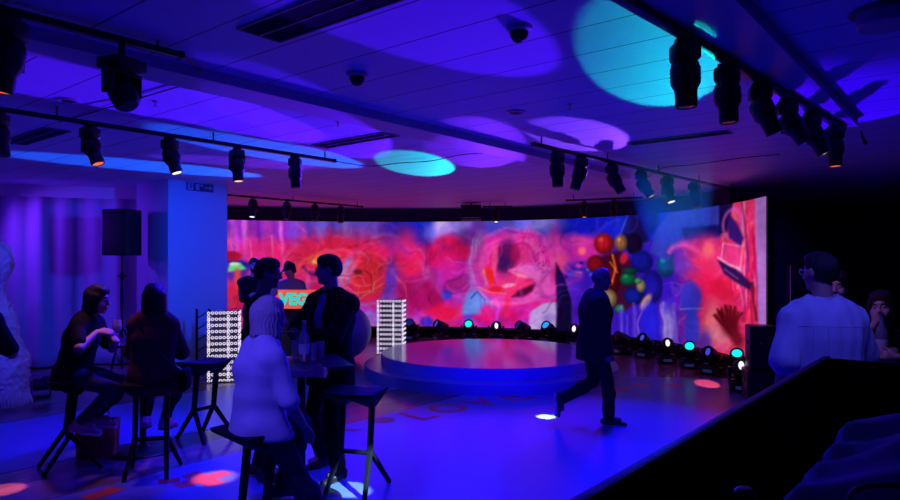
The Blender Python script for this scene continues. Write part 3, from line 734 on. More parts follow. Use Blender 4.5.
for k in range(6):
    MB().tube([(-.09, 0, .08 + k * .17), (.09, 0, .2 + k * .17)], .009).build('brace', M['black_metal'], sf)

# ------------------------------------------------------------------ DJ booth
bp = PD(310, 10.75)
dj = empty('dj_booth', bp, math.radians(-4), 'dark DJ booth with an orange and cyan letter sign, left of the stage', 'DJ booth')
MB().rbox((0, .05, .5), (1.05, .5, 1.0), .015).build('counter', M['booth'] if 'booth' in M else M['table'], dj)
MB().rbox((0, -.215, 1.205), (.92, .03, .30), .004).build('sign_frame', mat('sign_orange', (.8, .16, .04), .5, emit=lin((240, 90, 50)), emit_s=.9), dj)
MB().rbox((0, -.228, 1.205), (.86, .02, .24), .004).build('sign_panel', mat('sign_red_orange', (.75, .2, .1), .5, emit=lin((226, 96, 70)), emit_s=.8), dj)
def text_mesh(name, body, size, m, parent, loc, rot=(math.pi / 2, 0, 0), ext=.004, align='LEFT', bold=0):
    cu = bpy.data.curves.new(name, 'FONT'); cu.body = body; cu.size = size; cu.extrude = ext; cu.align_x = align; cu.align_y = 'CENTER'; cu.offset = bold
    t = bpy.data.objects.new(name + '_tmp', cu); COL.objects.link(t)
    dg = bpy.context.evaluated_depsgraph_get(); me = bpy.data.meshes.new_from_object(t.evaluated_get(dg)); bpy.data.objects.remove(t)
    me.name = name; me.materials.clear(); me.materials.append(m)
    o = bpy.data.objects.new(name, me); COL.objects.link(o)
    if parent is not None: o.parent = parent
    o.location = loc; o.rotation_euler = rot; return o
text_mesh('sign_letters', 'VEG', .25, glow('sign_cyan', (40, 215, 205), 1.0), dj, (-.425, -.242, 1.20), bold=.012)
MB().rbox((0, .06, 1.03), (.8, .34, .06), .008).build('mixer', M['black'], dj)
for x in (-.26, .26): MB().cyl((x, .06, 1.06), (x, .06, 1.075), .13, n=32).build('jog_wheel', M['black_metal'], dj)

# blue round balloon behind the standing man
o = MB(); bmesh.ops.create_uvsphere(o.bm, u_segments=40, v_segments=24, radius=.52)
o = o.build('exercise_ball', M['blue_ball'], smooth=180); o.location = PD(343, 12.2, .52)
tag(o, 'large smooth blue ball on the floor behind the standing man', 'ball')

# ------------------------------------------------------------------ PA speakers
def pa_cabinet(b_w, b_d, b_h, root, z0=0):
    MB().rbox((0, 0, z0 + b_h / 2), (b_w, b_d, b_h), .02).build('cabinet', M['black'], root)
    MB().rbox((0, -b_d / 2 - .004, z0 + b_h / 2), (b_w - .05, .016, b_h - .06), .006).build('grille', M['grille'], root)
    for s in (-1, 1): MB().rbox((s * (b_w / 2 + .004), .03, z0 + b_h * .6), (.012, .14, .05), .005).build('side_handle', M['black_metal'], root)
sp = PD(122, 10.35)
r = empty('loudspeaker', (sp.x, sp.y, 1.9), math.radians(-12), 'black loudspeaker on a pole stand before the curtain', 'speaker'); pa_cabinet(.43, .38, .72, r)
r = empty('speaker_stand', (sp.x, sp.y, 0), .4, 'black tripod pole stand holding the loudspeaker by the curtain', 'speaker stand')
MB().cyl((0, 0, .12), (0, 0, 1.9), .018, n=14).build('pole', M['black_metal'], r)
MB().cyl((0, 0, 1.05), (0, 0, 1.6), .024, n=14).build('upper_tube', M['black_metal'], r)
b = MB(); b.cyl((0, 0, 1.54), (0, 0, 1.62), .036, n=14); b.cyl((-.07, 0, 1.58), (.07, 0, 1.58), .013, n=10); b.build('clamp_knob', M['black_metal'], r)
for k in range(3):
    a = k * 2.094; c, s = math.cos(a), math.sin(a)
    b = MB(); b.tube([(.02 * c, .02 * s, .75), (.36 * c, .36 * s, .015)], .011); b.tube([(.02 * c, .02 * s, .2), (.20 * c, .20 * s, .36)], .007); b.build('leg', M['black_metal'], r)
sp = PD(762, 8.75)
r = empty('subwoofer', (sp.x, sp.y, 0), math.radians(-14), 'black subwoofer cabinet on the floor at the right end of the LED wall', 'speaker'); pa_cabinet(.44, .44, .38, r)
r = empty('loudspeaker', (sp.x, sp.y, .381), math.radians(-14), 'black loudspeaker stacked on the subwoofer at the right end of the LED wall', 'speaker'); pa_cabinet(.36, .36, .58, r)
MB().cyl((-.05, -.2, .36), (-.05, -.206, .36), .015, n=16).build('badge', M['chrome'], r)
# small effect light on the floor, left
p = P(41, 398); r = empty('floor_light', p, math.radians(30), 'small black effect light standing on the floor at far left', 'light')
MB().rbox((0, 0, .02), (.2, .14, .04), .008).build('base', M['black'], r)
b = MB(); [b.rbox((s * .105, 0, .12), (.014, .05, .2), .005) for s in (-1, 1)]; b.build('yoke', M['black_metal'], r)
MB().rbox((0, 0, .18), (.18, .16, .14), .02, Matrix.Rotation(math.radians(-20), 4, 'X')).build('head', M['black'], r)
MB().cyl((0, -.075, .21), (0, -.085, .213), .055, n=24).build('lens', G['off'], r)

# ------------------------------------------------------------------ floor lettering that curves past the stage
fl = empty('floor_lettering', P(450, 409, .004), 0, 'orange vinyl lettering reading LOVE on the blue floor before the stage', 'floor graphic')
fb = Vector(fl.location)
def glyph(ch, px, py, ang, size, m=None, name='letter'):
    p = P(px, py, .0035) - fb
    o = text_mesh(name, ch, size, m or M['sticker'], fl, (p.x, p.y, 0), (0, 0, math.radians(ang)), ext=.0004, align='CENTER', bold=.012)
    return o
for ch, px, py, a, s in (('L', 419, 416, 44, .62), ('O', 449, 408.5, 43, .62), ('V', 482, 402.5, 38, .62), ('E', 511, 397.5, 32, .62)):
    glyph(ch, px, py, a, s)
glyph('A', 325, 431, 50, .85)
b = MB(); q_ = .075; e_ = .23; b.prism([(q_, q_), (q_, e_), (-q_, e_), (-q_, q_), (-e_, q_), (-e_, -q_), (-q_, -q_), (-q_, -e_), (q_, -e_), (q_, -q_), (e_, -q_), (e_, q_)], -.0005, .0005, Matrix.Rotation(math.radians(50), 4, 'Z'))
o = b.build('cross_mark', M['sticker_red'], fl, 0); o.location = P(203, 479, .004) - fb
for px, py in ((384, 420), (674, 384.5)):
    o = MB().cyl((0, 0, 0), (0, 0, .001), .13, n=28).build('dot_mark', M['sticker_red'], fl); o.location = P(px, py, .004) - fb
def stripe(px0, py0, px1, py1, w_, m='sticker'):
    a_, c_ = P(px0, py0, .004) - fb, P(px1, py1, .004) - fb
    MB().box((a_ + c_) / 2, ((c_ - a_).length, w_, .001), math.atan2(c_.y - a_.y, c_.x - a_.x)).build('bar_mark', M[m], fl, smooth=0)
stripe(612, 389.5, 630, 388, .13); stripe(632, 383.5, 651, 386.5, .13); stripe(520, 400, 535, 397, .1); stripe(298, 405, 330, 397, .22); stripe(262, 432, 290, 420, .24)
stripe(86, 499, 118, 488, .16); stripe(158, 482, 180, 479.5, .10)

# ------------------------------------------------------------------ foreground booth partition and what lies behind it
PCN = PY(822, 357, 3.0); ZP = PCN.z
pr = empty('booth_partition', (PCN.x, PCN.y, 0), 0, 'tall matte black partition filling the right foreground', 'partition')
q = pr.location
def panel(a_, c_, name):
    a_ = Vector(a_) - q; c_ = Vector(c_) - q; d = (c_ - a_); n = Vector((d.y, -d.x, 0)).normalized(); m_ = (a_ + c_) / 2
    return MB().rbox((m_.x, m_.y, ZP / 2), (d.length, .022, ZP), .005, math.atan2(d.y, d.x)).build(name, M['black_matte'], pr)
inn = VDIR * -.02
panel(q + inn - UDIR * 3.3, q + inn, 'side_panel')
panel(q - UDIR * .02 , q - UDIR * .02 - VDIR * 2.6, 'end_panel')
b = MB(); d = -UDIR * 3.3; b.rbox((inn.x + d.x / 2, inn.y + d.y / 2, ZP + .004), (3.3, .026, .006), .002, UANG); b.build('top_edge', mat('edge_trim_dark', (.05, .035, .045), .5), pr)
# case with a cloth thrown over it
CB = Vector((1.10, 1.32, 0))
r = empty('equipment_case', CB, UANG, 'black equipment case hidden under the draped grey cloth', 'case')
MB().rbox((0, 0, .665), (.9, .62, 1.33), .015).build('body', M['black'], r)
for s in (-1, 1): MB().rbox((s * .452, 0, .7), (.012, .16, .1), .005).build('handle', M['chrome'], r)
def cloth():
    n, m_ = 90, 70; V = []; F = []
    for j in range(m_):
        for i in range(n):
            a_ = -.56 + 1.12 * i / (n - 1); c_ = -.42 + .84 * j / (m_ - 1)
            ex = max(0, abs(a_) - .455); ey = max(0, abs(c_) - .315)
            z = 1.345 + .085 * math.exp(-((a_ - .18) / .30) ** 2 - ((c_ - .05) / .26) ** 2)
            z += .028 * math.sin(9 * a_ + 7 * c_ + 1.5 * math.sin(6 * c_)) * math.exp(-(c_ / .5) ** 2) + .016 * math.sin(17 * c_ - 6 * a_ + 2 * math.sin(5 * a_)) + .010 * math.sin(31 * a_ + 13 * c_)
            z = max(z, 1.336)
            e = math.hypot(ex, ey)
            if e > 0: z -= min(.5, e * 3.2)
            k = .40 if e > 0 else 1
            x = math.copysign(min(abs(a_), .455) + (ex * .35 + (.012 if ex > 0 else 0)), a_); y = math.copysign(min(abs(c_), .315) + (ey * .35 + (.012 if ey > 0 else 0)), c_)
            V.append((x, y, z))
    for j in range(m_ - 1):
        for i in range(n - 1): F.append((j * n + i, j * n + i + 1, (j + 1) * n + i + 1, (j + 1) * n + i))
    me = bpy.data.meshes.new('draped_cloth'); me.from_pydata(V, [], F); me.materials.append(M['cloth_cover'])
    for p_ in me.polygons: p_.use_smooth = True
    o_ = bpy.data.objects.new('draped_cloth', me); COL.objects.link(o_); o_.location = CB; o_.rotation_euler = (0, 0, UANG)
    so_ = o_.modifiers.new('t', 'SOLIDIFY'); so_.thickness = .004
    tag(o_, 'crumpled cloth draped over equipment in the bottom right corner', 'cloth')
cloth()
o = MB().tube(smooth_path([PY(846, 506, 1.12), PY(853, 492, 1.14), PY(866, 486.5, 1.16), PY(884, 485.5, 1.18), PY(915, 486, 1.2)]), .005).build('cable', M['black'])
tag(o, 'black cable looping over the draped cloth in the bottom right corner', 'cable')
kp = PY(745, 491, 1.22)
r = empty('knob_stand', (kp.x, kp.y, 0), 0, 'thin dark stand topped with a round knob behind the partition', 'stand')
MB().cyl((0, 0, .02), (0, 0, kp.z - .02), .008, n=12).build('rod', M['chrome'], r)
MB().lathe([(0, kp.z - .03), (.016, kp.z - .03), (.02, kp.z - .012), (.019, kp.z), (.012, kp.z + .006), (0, kp.z + .007)], 24).build('knob', M['black_metal'], r)
MB().lathe([(0, 0), (.11, 0), (.11, .015), (.03, .022), (0, .022)], 28).build('base', M['black_metal'], r)

# stand in the dark behind the man in white
sp = PD(791, 9.3); r = empty('microphone_stand', (sp.x, sp.y, 0), 0, 'thin dark microphone stand behind the man in the pale shirt', 'stand')
MB().cyl((0, 0, .02), (0, 0, 1.75), .012, n=12).build('pole', M['chrome'], r)
MB().cyl((0, 0, 1.0), (0, 0, 1.12), .02, n=12).build('clutch', M['chrome'], r)
MB().tube([(-.28, 0, 1.88), (.02, 0, 1.76), (.2, 0, 1.7)], .009).build('boom', M['black_metal'], r)
MB().lathe([(0, -.02), (.02, -.01), (.026, .02), (.02, .05), (0, .06)], 18, (-.3, 0, 1.87)).build('microphone', M['black_metal'], r)
MB().lathe([(0, 0), (.14, 0), (.14, .015), (.03, .025), (0, .025)], 28).build('base', M['black_metal'], r)
# dim letters on the far right wall
wl = text_mesh('wall_letters', 'MI', .32, mat('dim_brass_letters', (.30, .13, .07), .5), None, (PD(874, 14.25).x - .12, 14.36, EYE - 14 * 14.3 / FOC), (math.pi / 2, 0, math.radians(3.5)), ext=.01, align='CENTER')
tag(wl, 'faint brown letters MI on the dark wall at right', 'sign')
# ------------------------------------------------------------------ moving-head lights along the foot of the LED wall
def moving_head(loc, rz, tilt, lens, label, group, flip=False, k=1.0, cat='stage light'):
    r = empty('moving_head_light', loc, rz, label, cat, group)
    if flip: r.rotation_euler = (math.pi, 0, rz)
    r.scale = (k, k, k)
    b = MB(); b.rbox((0, 0, .065), (.34, .30, .11), .02); b.cyl((0, 0, .115), (0, 0, .14), .12, n=28)
    b.build('base', M['black'], r)
    MB().rbox((0, -.152, .07), (.16, .008, .05), .003).build('display', mat_display, r)
    b = MB(); b.rbox((0, 0, .155), (.35, .16, .035), .012)
    for s in (-1, 1): b.rbox((s * .165, 0, .255), (.042, .14, .22), .016)
    b.build('yoke', M['black_metal'], r)
    hd = bpy.data.objects.new('head', None)
    # head turned about the yoke axis (local X); at tilt 0 it looks along -Y
    R = Matrix.Translation((0, 0, .33)) @ Matrix.Rotation(-tilt, 4, 'X')
    b = MB()
    b.lathe([(0, -.17), (.085, -.17), (.115, -.14), (.128, -.04), (.125, .03), (.112, .06), (.112, .15), (.105, .165), (.094, .165), (.094, .15)], 32, axis=(0, -1, 0))
    for q in range(5): b.torus((0, .13 - q * .022, 0), .118, .006, (0, 1, 0), 28, 5)
    b.bm.transform(R); h = b.build('head', M['black'], r)
    b = MB(); b.lathe([(0, .150), (.055, .151), (.080, .146), (.080, .14), (0, .14)], 32, axis=(0, -1, 0)); b.bm.transform(R @ (Matrix.Diagonal((.5, 1, .85, 1)) if lens in ('white', 'blue') else Matrix.Identity(4))); b.build('lens', G[lens], h)
    b = MB(); b.torus((0, -.160, 0), .098, .008, (0, 1, 0), 32, 6); b.bm.transform(R); b.build('lens_ring', M['black_metal'], h)
    return r
mat_display = mat('fixture_display', (.03, .03, .05), .3, emit=lin((60, 60, 140)), emit_s=.25)
HG = 'moving head lights along the foot of the LED wall'
HEADS = [  # px, base row, turn, tilt, lens, label
 (411, 340.0, 20, 35, 'dim', 'black moving head light with dim lens nearest the right lattice tower'),
 (441, 341.0, 62, 28, 'blue', 'black moving head light turned left below the blue patch of the screen'),
 (469, 341.5, 6, 34, 'cyan', 'black moving head light with green-cyan lens behind the stage centre'),
 (496, 342.0, -4, 20, 'white', 'black moving head light with white lens behind the stage'),
 (523, 342.5, 58, 30, 'dim', 'black moving head light with dark lens turned left behind the stage'),
 (549, 343.5, 38, 36, 'azure', 'black moving head light with sky-blue lens left of the walking man'),
 (575, 346.0, 10, 22, 'white', 'moving head light with white lens just left of the walking man'),
 (622, 354.0, 50, 26, 'off', 'unlit black moving head light just right of the walking man'),
 (645, 357.5, 30, 38, 'blue', 'moving head light with pale blue lens, second right of the walking man'),
 (667, 363.0, -6, 30, 'white', 'black moving head light with white lens below the blue balloon of the screen'),
 (690, 368.0, 4, 38, 'cyan', 'black moving head light with cyan lens below the pink end of the screen'),
 (711, 374.0, 24, 30, 'blue', 'moving head light with violet lens between the two cyan ones at right'),
 (737, 378.0, 0, 44, 'cyan', 'moving head light with cyan lens, rear one of the pair by the subwoofer'),
 (741, 391.0, -2, 32, 'white', 'moving head light with white lens, front one of the pair by the subwoofer'),
]
HPOS = {}
for px, py, tn, tl, ln, lb in HEADS:
    p = P(px, py); d = p.y
    face = math.atan2(-p.x, -p.y)            # toward the camera in plan
    rz = -math.atan2(p.x, p.y) - math.radians(tn)
    moving_head(p, rz, math.radians(tl), ln, lb, HG, k=1.0 if px < 600 else .92)
    HPOS[px] = p
    if py > 389: HPOS['front'] = p

# ------------------------------------------------------------------ ceiling tracks and track spotlights
def track(name, a_, b_, label, w=.05):
    a_ = Vector(a_); b_ = Vector(b_); d = b_ - a_
    r = empty(name, a_, math.atan2(d.y, d.x), label, 'ceiling track'); L = d.length
    MB().rbox((L / 2, 0, .0), (L, w, .036), .004).build('rail', M['black_metal'], r)
    for x in (.012, L - .012): MB().rbox((x, 0, 0), (.03, w + .008, .042), .004).build('end_cap', M['black'], r)
    nh = max(2, int(L / 1.4) + 1)
    for k in range(nh):
        x = .15 + (L - .3) * k / (nh - 1)
        hgt = CEIL - a_.z - .018
        if hgt > .03: MB().cyl((x, 0, .018), (x, 0, .018 + hgt), .008, n=8).build('hanger', M['black_metal'], r)
    return a_, d.normalized(), L, r
def track_spot(top, yaw, tilt, lens, label, group, k=1.0, short=False):
    # hangs from the rail at `top`; barrel leans by `tilt` towards yaw
    r = empty('track_spotlight', top, yaw, label, 'spotlight', group); r.scale = (k, k, k)
    MB().rbox((0, 0, -.014), (.11, .05, .03), .006).build('adapter', M['black'], r)
    b = MB(); b.rbox((0, 0, -.075), (.15, .125, .10), .02); b.build('driver_box', M['black'], r)
    b = MB()
    for s in (-1, 1): b.rbox((0, s * .085, -.17), (.05, .010, .18), .004)
    b.rbox((0, 0, -.125), (.05, .18, .012), .004); b.build('bracket', M['black_metal'], r)
    R = Matrix.Translation((0, 0, -.15)) @ Matrix.Rotation(-tilt, 4, 'Y')
    b = MB(); b.lathe([(0, .03), (.055, .03), (.074, .01), (.080, -.02), (.080, -.10), (.066, -.125), (.060, -.14), (.060, -.225), (.055, -.232), (.050, -.232), (.050, -.22), (0, -.215)], 28)
    for q in range(4): b.torus((0, 0, -.015 - q * .02), .080, .004, (0, 0, 1), 24, 5)
    b.bm.transform(R); h = b.build('barrel', M['black'], r)
    b = MB(); b.lathe([(0, -.232), (.047, -.226), (.049, -.222), (0, -.222)], 24); b.bm.transform(R); b.build('lens', G[lens], h)
    b = MB(); b.rbox((.07, .03, -.06), (.03, .012, .012), .003); b.bm.transform(R); b.build('focus_knob', M['chrome'], h)
    return r
def rail_at(px, a_, dirv, L, z):
    # point of the rail seen in column px
    k = (px - CXP) / FOC
    t = (k * a_.y - a_.x) / (dirv.x - k * dirv.y)
    return a_ + dirv * t
ZR = 3.0
TS = 'track spotlights on the ceiling tracks'
# track A: top left corner
A0 = P(-60, -6, 3.045); A1 = P(182, 56, 3.045)
aA, dA, LA, _ = track('lighting_track', A0, A1, 'thick black ceiling track crossing the top left corner', .06)
# track B: across the upper left, before the pillar
B0 = UV(.6, 6.02, ZR); B1 = UV(5.2, 6.02, ZR)
aB, dB, LB, _ = track('lighting_track', B0, B1, 'black ceiling track with four spotlights left of the cyan ceiling patch')
# track C: far, above the left end of the LED wall
C0 = UV(6.2, 10.55, ZR); C1 = UV(9.9, 10.55, ZR)
aC, dC, LC, _ = track('lighting_track', C0, C1, 'distant ceiling track above the left end of the LED wall', .045)
# track D: right
D0 = P(600, -14, ZR); D1 = P(843, 129, ZR)
aD, dD, LD, _ = track('lighting_track', D0, D1, 'black ceiling track running along the beam at upper right')
# track E: middle
E0 = P(533, 144, ZR); E1 = P(735, 190, ZR)
aE, dE, LE, _ = track('lighting_track', E0, E1, 'black ceiling track over the right part of the stage')
# track F: far middle
F0 = P(566, 200.5, ZR); F1 = P(642, 197.5, ZR)
aF, dF, LF, _ = track('lighting_track', F0, F1, 'short distant ceiling track above the balloons on the screen', .04)
def hang(tr, px, yaw_off, tilt, lens, label, k=1.0):
    a_, dv, L = tr; t = rail_at(px, a_, dv, L, 0); t.z -= .018
    return t, track_spot(t, yaw_off, math.radians(tilt), lens, label, TS, k)
trA, trB, trC, trD, trE, trF = (aA, dA, LA), (aB, dB, LB), (aC, dC, LC), (aD, dD, LD), (aE, dE, LE), (aF, dF, LF)
hang(trA, 8, math.radians(180), 10, 'orange', 'large black spotlight with orange lens cut by the top left edge', 1.02)
hang(trB, -2, 0, 10, 'off', 'unlit track spotlight at the extreme left edge below the large one', .93)
hang(trB, 90, math.radians(-10), 22, 'orange', 'track spotlight with orange lens, left of the white one before the pillar', .93)
hang(trB, 170, math.radians(-10), 20, 'warmwhite', 'track spotlight with bright white lens above the pillar edge', .93)
hang(trB, 237, math.radians(-40), 8, 'peach', 'track spotlight with pinkish lens right of the white one above the pillar', .93)
hang(trB, 295, 0, 3, 'off', 'dark track spotlight at the right end of the track by the pillar', .93)
hang(trC, 253, math.radians(-90), 16, 'warmwhite', 'distant track spotlight with white lens above the left end of the screen', .95)
hang(trC, 287, math.radians(-90), 14, 'off', 'distant track spotlight, second from left above the screen left end', .95)
hang(trC, 315, math.radians(-90), 12, 'off', 'distant track spotlight, third from left above the screen left end', .95)
hang(trC, 341, math.radians(-90), 10, 'off', 'distant track spotlight, rightmost above the screen left end', .95)
hang(trD, 685, 0, 2, 'off', 'nearest large black spotlight in front of the cyan ceiling circle', .95)
hang(trD, 727, math.radians(-30), 3, 'off', 'black track spotlight second from the left along the right beam', .93)
hang(trD, 760, math.radians(-15), 24, 'off', 'tilted black track spotlight third from the left along the right beam', .93)
hang(trD, 787, math.radians(-15), 34, 'dim', 'steeply tilted track spotlight with grey lens, fourth along the right beam', .93)
hang(trD, 811, math.radians(-20), 26, 'peach', 'track spotlight with glowing peach lens near the end of the right beam', .93)
hang(trD, 834, math.radians(-60), 3, 'orange', 'last track spotlight on the right beam with orange glow', .93)
hang(trE, 557, 0, 2, 'off', 'upright black track spotlight at the left end of the middle track', 1.0)
hang(trE, 581, math.radians(180), 18, 'dim', 'track spotlight tilted left, second on the middle track', 1.0)
hang(trE, 612, math.radians(-20), 30, 'off', 'track spotlight tilted right, third on the middle track', 1.0)
hang(trE, 641, math.radians(-20), 34, 'warmwhite', 'track spotlight with white lens, fourth on the middle track', 1.0)
hang(trE, 667, math.radians(-60), 20, 'warmwhite', 'track spotlight with bright lens, fifth on the middle track', 1.0)
hang(trE, 694, math.radians(-40), 14, 'off', 'track spotlight at the far end of the middle track', 1.0)
hang(trF, 584, math.radians(-90), 10, 'orange', 'far small spotlight with reddish lens above the balloons on the screen', .85)
hang(trF, 614, math.radians(-90), 10, 'off', 'far small unlit spotlight above the balloons on the screen', .85)
# hanging moving head on track A
t = rail_at(122, aA, dA, LA, 0)
MH = moving_head((t.x, t.y, t.z - .10), math.radians(70), math.radians(-58), 'off', 'black moving head light hanging upside down from the top left track', 'hanging moving head', flip=True, k=.58)
o = MB().cyl((t.x, t.y, t.z - .105), (t.x, t.y, t.z - .005), .018, n=12).build('clamp', M['black_metal'], MH)
o.matrix_parent_inverse = (Matrix.Translation((t.x, t.y, t.z - .10)) @ Matrix.Rotation(math.radians(70), 4, 'Z') @ Matrix.Rotation(math.pi, 4, 'X') @ Matrix.Diagonal((.58, .58, .58, 1))).inverted()

# ------------------------------------------------------------------ ceiling fittings
def vent(px_a, py_a, u0, u1, v0, v1, label, slots=2):
    c = UV((u0 + u1) / 2, (v0 + v1) / 2, CEIL)
    r = empty('ceiling_vent', c, UANG, label, 'air vent'); W, L = u1 - u0, v1 - v0
    b = MB()
    for x in [(-W / 2 + W * k / slots) for k in range(slots + 1)]: b.box((x, 0, -.006), (.012, L, .012))
    for y in (-L / 2, L / 2): b.box((0, y, -.006), (W + .012, .012, .012))
    b.build('frame', M['vent_frame'], r, 0)
    MB().box((0, 0, -.0015), (W, L, .002)).build('back_plate', M['black_matte'], r, 0)
    b = MB(); n = int(L / .028)
    for k in range(n): b.box((0, -L / 2 + L * (k + .5) / n, -.005), (W - .01, .007, .008), Matrix.Rotation(.6, 4, 'X'))
    b.build('louvers', M['vent'], r, 0)
vent(0, 0, 2.09, 2.37, 1.6, 3.23, 'long dark double-slot air vent at the top edge of the photo')
vent(0, 0, 4.68, 4.92, 4.7, 5.8, 'dark air vent in the ceiling left of the cyan patch')
vent(0, 0, 2.45, 2.68, 7.05, 8.25, 'dark air vent in the ceiling at far left')
vent(0, 0, 6.76, 6.93, 2.0, 3.05, 'narrow perforated air vent right of the violet ceiling circle', 1)
for px, py, lb in ((357, 73, 'round dome detector on the ceiling below the double-slot vent'), (519, 27, 'round dome detector inside the violet ceiling patch at top')):
    p = P(px, py, CEIL); r = empty('dome_detector', p, 0, lb, 'detector')
    MB().lathe([(0, 0), (.075, 0), (.072, -.02), (.05, -.03), (0, -.03)], 32).build('base', M['ring'], r)
    MB().lathe([(.052, -.028), (.05, -.05), (.036, -.075), (.015, -.088), (0, -.09)], 32).build('dome', M['black'], r)
p = P(516, 112, CEIL); r = empty('recessed_downlight', p, 0, 'small recessed ring downlight left of the violet ceiling circle', 'downlight')
MB().lathe([(.05, 0), (.085, 0), (.085, -.008), (.06, -.012), (.05, 0)], 36).build('ring', M['ring'], r)
MB().lathe([(0, -.001), (.055, -.001), (.055, -.004), (0, -.004)], 30).build('bulb_recess', M['black'], r)
p = P(68, 100, CEIL); r = empty('recessed_downlight', p, 0, 'small recessed ring downlight behind the top left spotlights', 'downlight')
MB().lathe([(.05, 0), (.085, 0), (.085, -.008), (.06, -.012), (.05, 0)], 36).build('ring', M['ring'], r)
MB().lathe([(0, -.001), (.055, -.001), (.055, -.004), (0, -.004)], 30).build('bulb_recess', M['black'], r)
p = P(886, 10, CEIL); r = empty('ceiling_speaker', p, 0, 'round drum-shaped ceiling fitting at the top right corner', 'ceiling speaker')
MB().lathe([(0, 0), (.165, 0), (.17, -.006), (.155, -.012), (0, -.012)], 48).build('flange', M['vent'], r)
MB().lathe([(.135, -.01), (.133, -.075), (.125, -.085), (0, -.085)], 48).build('drum', mat('drum_grey', (.45, .44, .5), .5), r)
for k, (px, py, lb) in enumerate([(570, 104, 'tiny sprinkler head above the violet ceiling circle'), (155, 101, 'tiny sprinkler head left, behind the hanging moving head'), (297, 99, 'tiny sprinkler head on the ceiling left of the beam'), (834, 92, 'tiny sprinkler head beside the right ceiling beam'), (338, 122, 'tiny sprinkler head before the dark vent')]):
    p = P(px, py, CEIL); r = empty('sprinkler_head', p, 0, lb, 'sprinkler')
    MB().lathe([(0, 0), (.022, 0), (.02, -.008), (.006, -.012), (.006, -.04), (0, -.04)], 16).build('stem', M['chrome'], r)
    MB().lathe([(0, -.04), (.018, -.041), (.018, -.044), (0, -.044)], 16).build('deflector', M['chrome'], r)
def wire(pts, label, r_=.006):
    o = MB().tube(smooth_path([P(px, py, CEIL - .012 - dz) for px, py, dz in pts], 6), r_, 6).build('ceiling_cable', M['black'])
    return tag(o, label, 'cable')
wire([(334, 161, .07), (352, 164, .06), (372, 166, .03), (400, 163, .02), (430, 161, .02), (460, 155, .01), (482, 153, .01), (500, 150, .005)], 'thin black cable crossing the cyan ceiling patch')
wire([(640, 183, .07), (662, 168.5, .01), (690, 165, .01), (720, 161, .01), (750, 157, .01), (780, 154.5, .02)], 'thin black cable on the ceiling right of the middle track')
wire([(182, 56, .04), (192, 63, .02), (205, 75, .0)], 'short black cable at the end of the top left track', .009)
wire([(60, 122, .02), (90, 113, .02), (140, 98, .005), (198, 81, .0)], 'thin black cable behind the hanging moving head', .005)
p = P(861, 131, CEIL); o = MB().tube([(0, 0, 0), (.01, 0, -.05), (.05, 0, -.13)], [.008, .012, .022]).build('cable_plug', M['black']); o.location = p; tag(o, 'small black plug dangling from the end of the right beam', 'plug')
# projector box
p = PD(471, 14.6); r = empty('projector', (p.x, p.y, 2.72), math.radians(-3), 'dark projector box hanging above the middle of the LED wall', 'projector')
MB().rbox((0, 0, .17), (.44, .36, .33), .015).build('housing', M['black'], r)
MB().rbox((0, -.184, .045), (.40, .01, .02), .004).build('trim_strip', M['ring'], r)
MB().cyl((0, 0, .33), (0, 0, CEIL - 2.72), .02, n=12).build('mount', M['black_metal'], r)
G0 = PD(483, 14.3, ZR); G1 = PD(512, 14.3, ZR)
aG, dG, LG, _ = track('lighting_track', G0, G1, 'very short ceiling track right of the hanging projector', .04)
hang((aG, dG, LG), 496, math.radians(-90), 14, 'warmwhite', 'far small spotlight with white lens right of the projector', .85)
# exit sign on the pillar
s0, s1 = .30, .77; sc_ = PC + UDIR * ((s0 + s1) / 2) - VDIR * .012
r = empty('exit_sign', (sc_.x, sc_.y, 2.945), UANG, 'small dark emergency exit pictogram sign at the top of the pillar', 'sign')
MB().rbox((0, 0, .065), (.46, .014, .13), .003).build('plate', mat('sign_dark_green', (.02, .06, .09), .5), r)
SG = mat('sign_pale', (.30, .36, .55), .5)
b = MB(); b.box((-.17, -.009, .065), (.09, .004, .11)); b.build('pictogram_panel', SG, r, 0)
b = MB(); b.hull([(-.19, -.012, .03), (-.18, -.012, .03), (-.165, -.012, .07), (-.175, -.012, .075), (-.19, -.013, .03), (-.18, -.013, .03), (-.165, -.013, .07), (-.175, -.013, .075)]); b.box((-.168, -.0125, .08), (.022, .002, .04), Matrix.Rotation(-.4, 4, 'Y')); b.cyl((-.158, -.011, .105), (-.158, -.0135, .105), .011, n=14); b.box((-.155, -.0125, .055), (.012, .002, .05), Matrix.Rotation(.6, 4, 'Y')); b.build('running_figure', mat('sign_red', (.3, .05, .08), .5), r, 0)
b = MB(); b.box((-.05, -.009, .065), (.06, .004, .10)); b.box((.02, -.009, .095), (.05, .004, .03)); b.build('door_panel', SG, r, 0)
b = MB(); b.box((.12, -.009, .065), (.09, .004, .022)); b.hull([(.16, -.008, .02), (.215, -.008, .065), (.16, -.008, .11), (.16, -.011, .02), (.215, -.011, .065), (.16, -.011, .11)]); b.build('arrow', SG, r, 0)
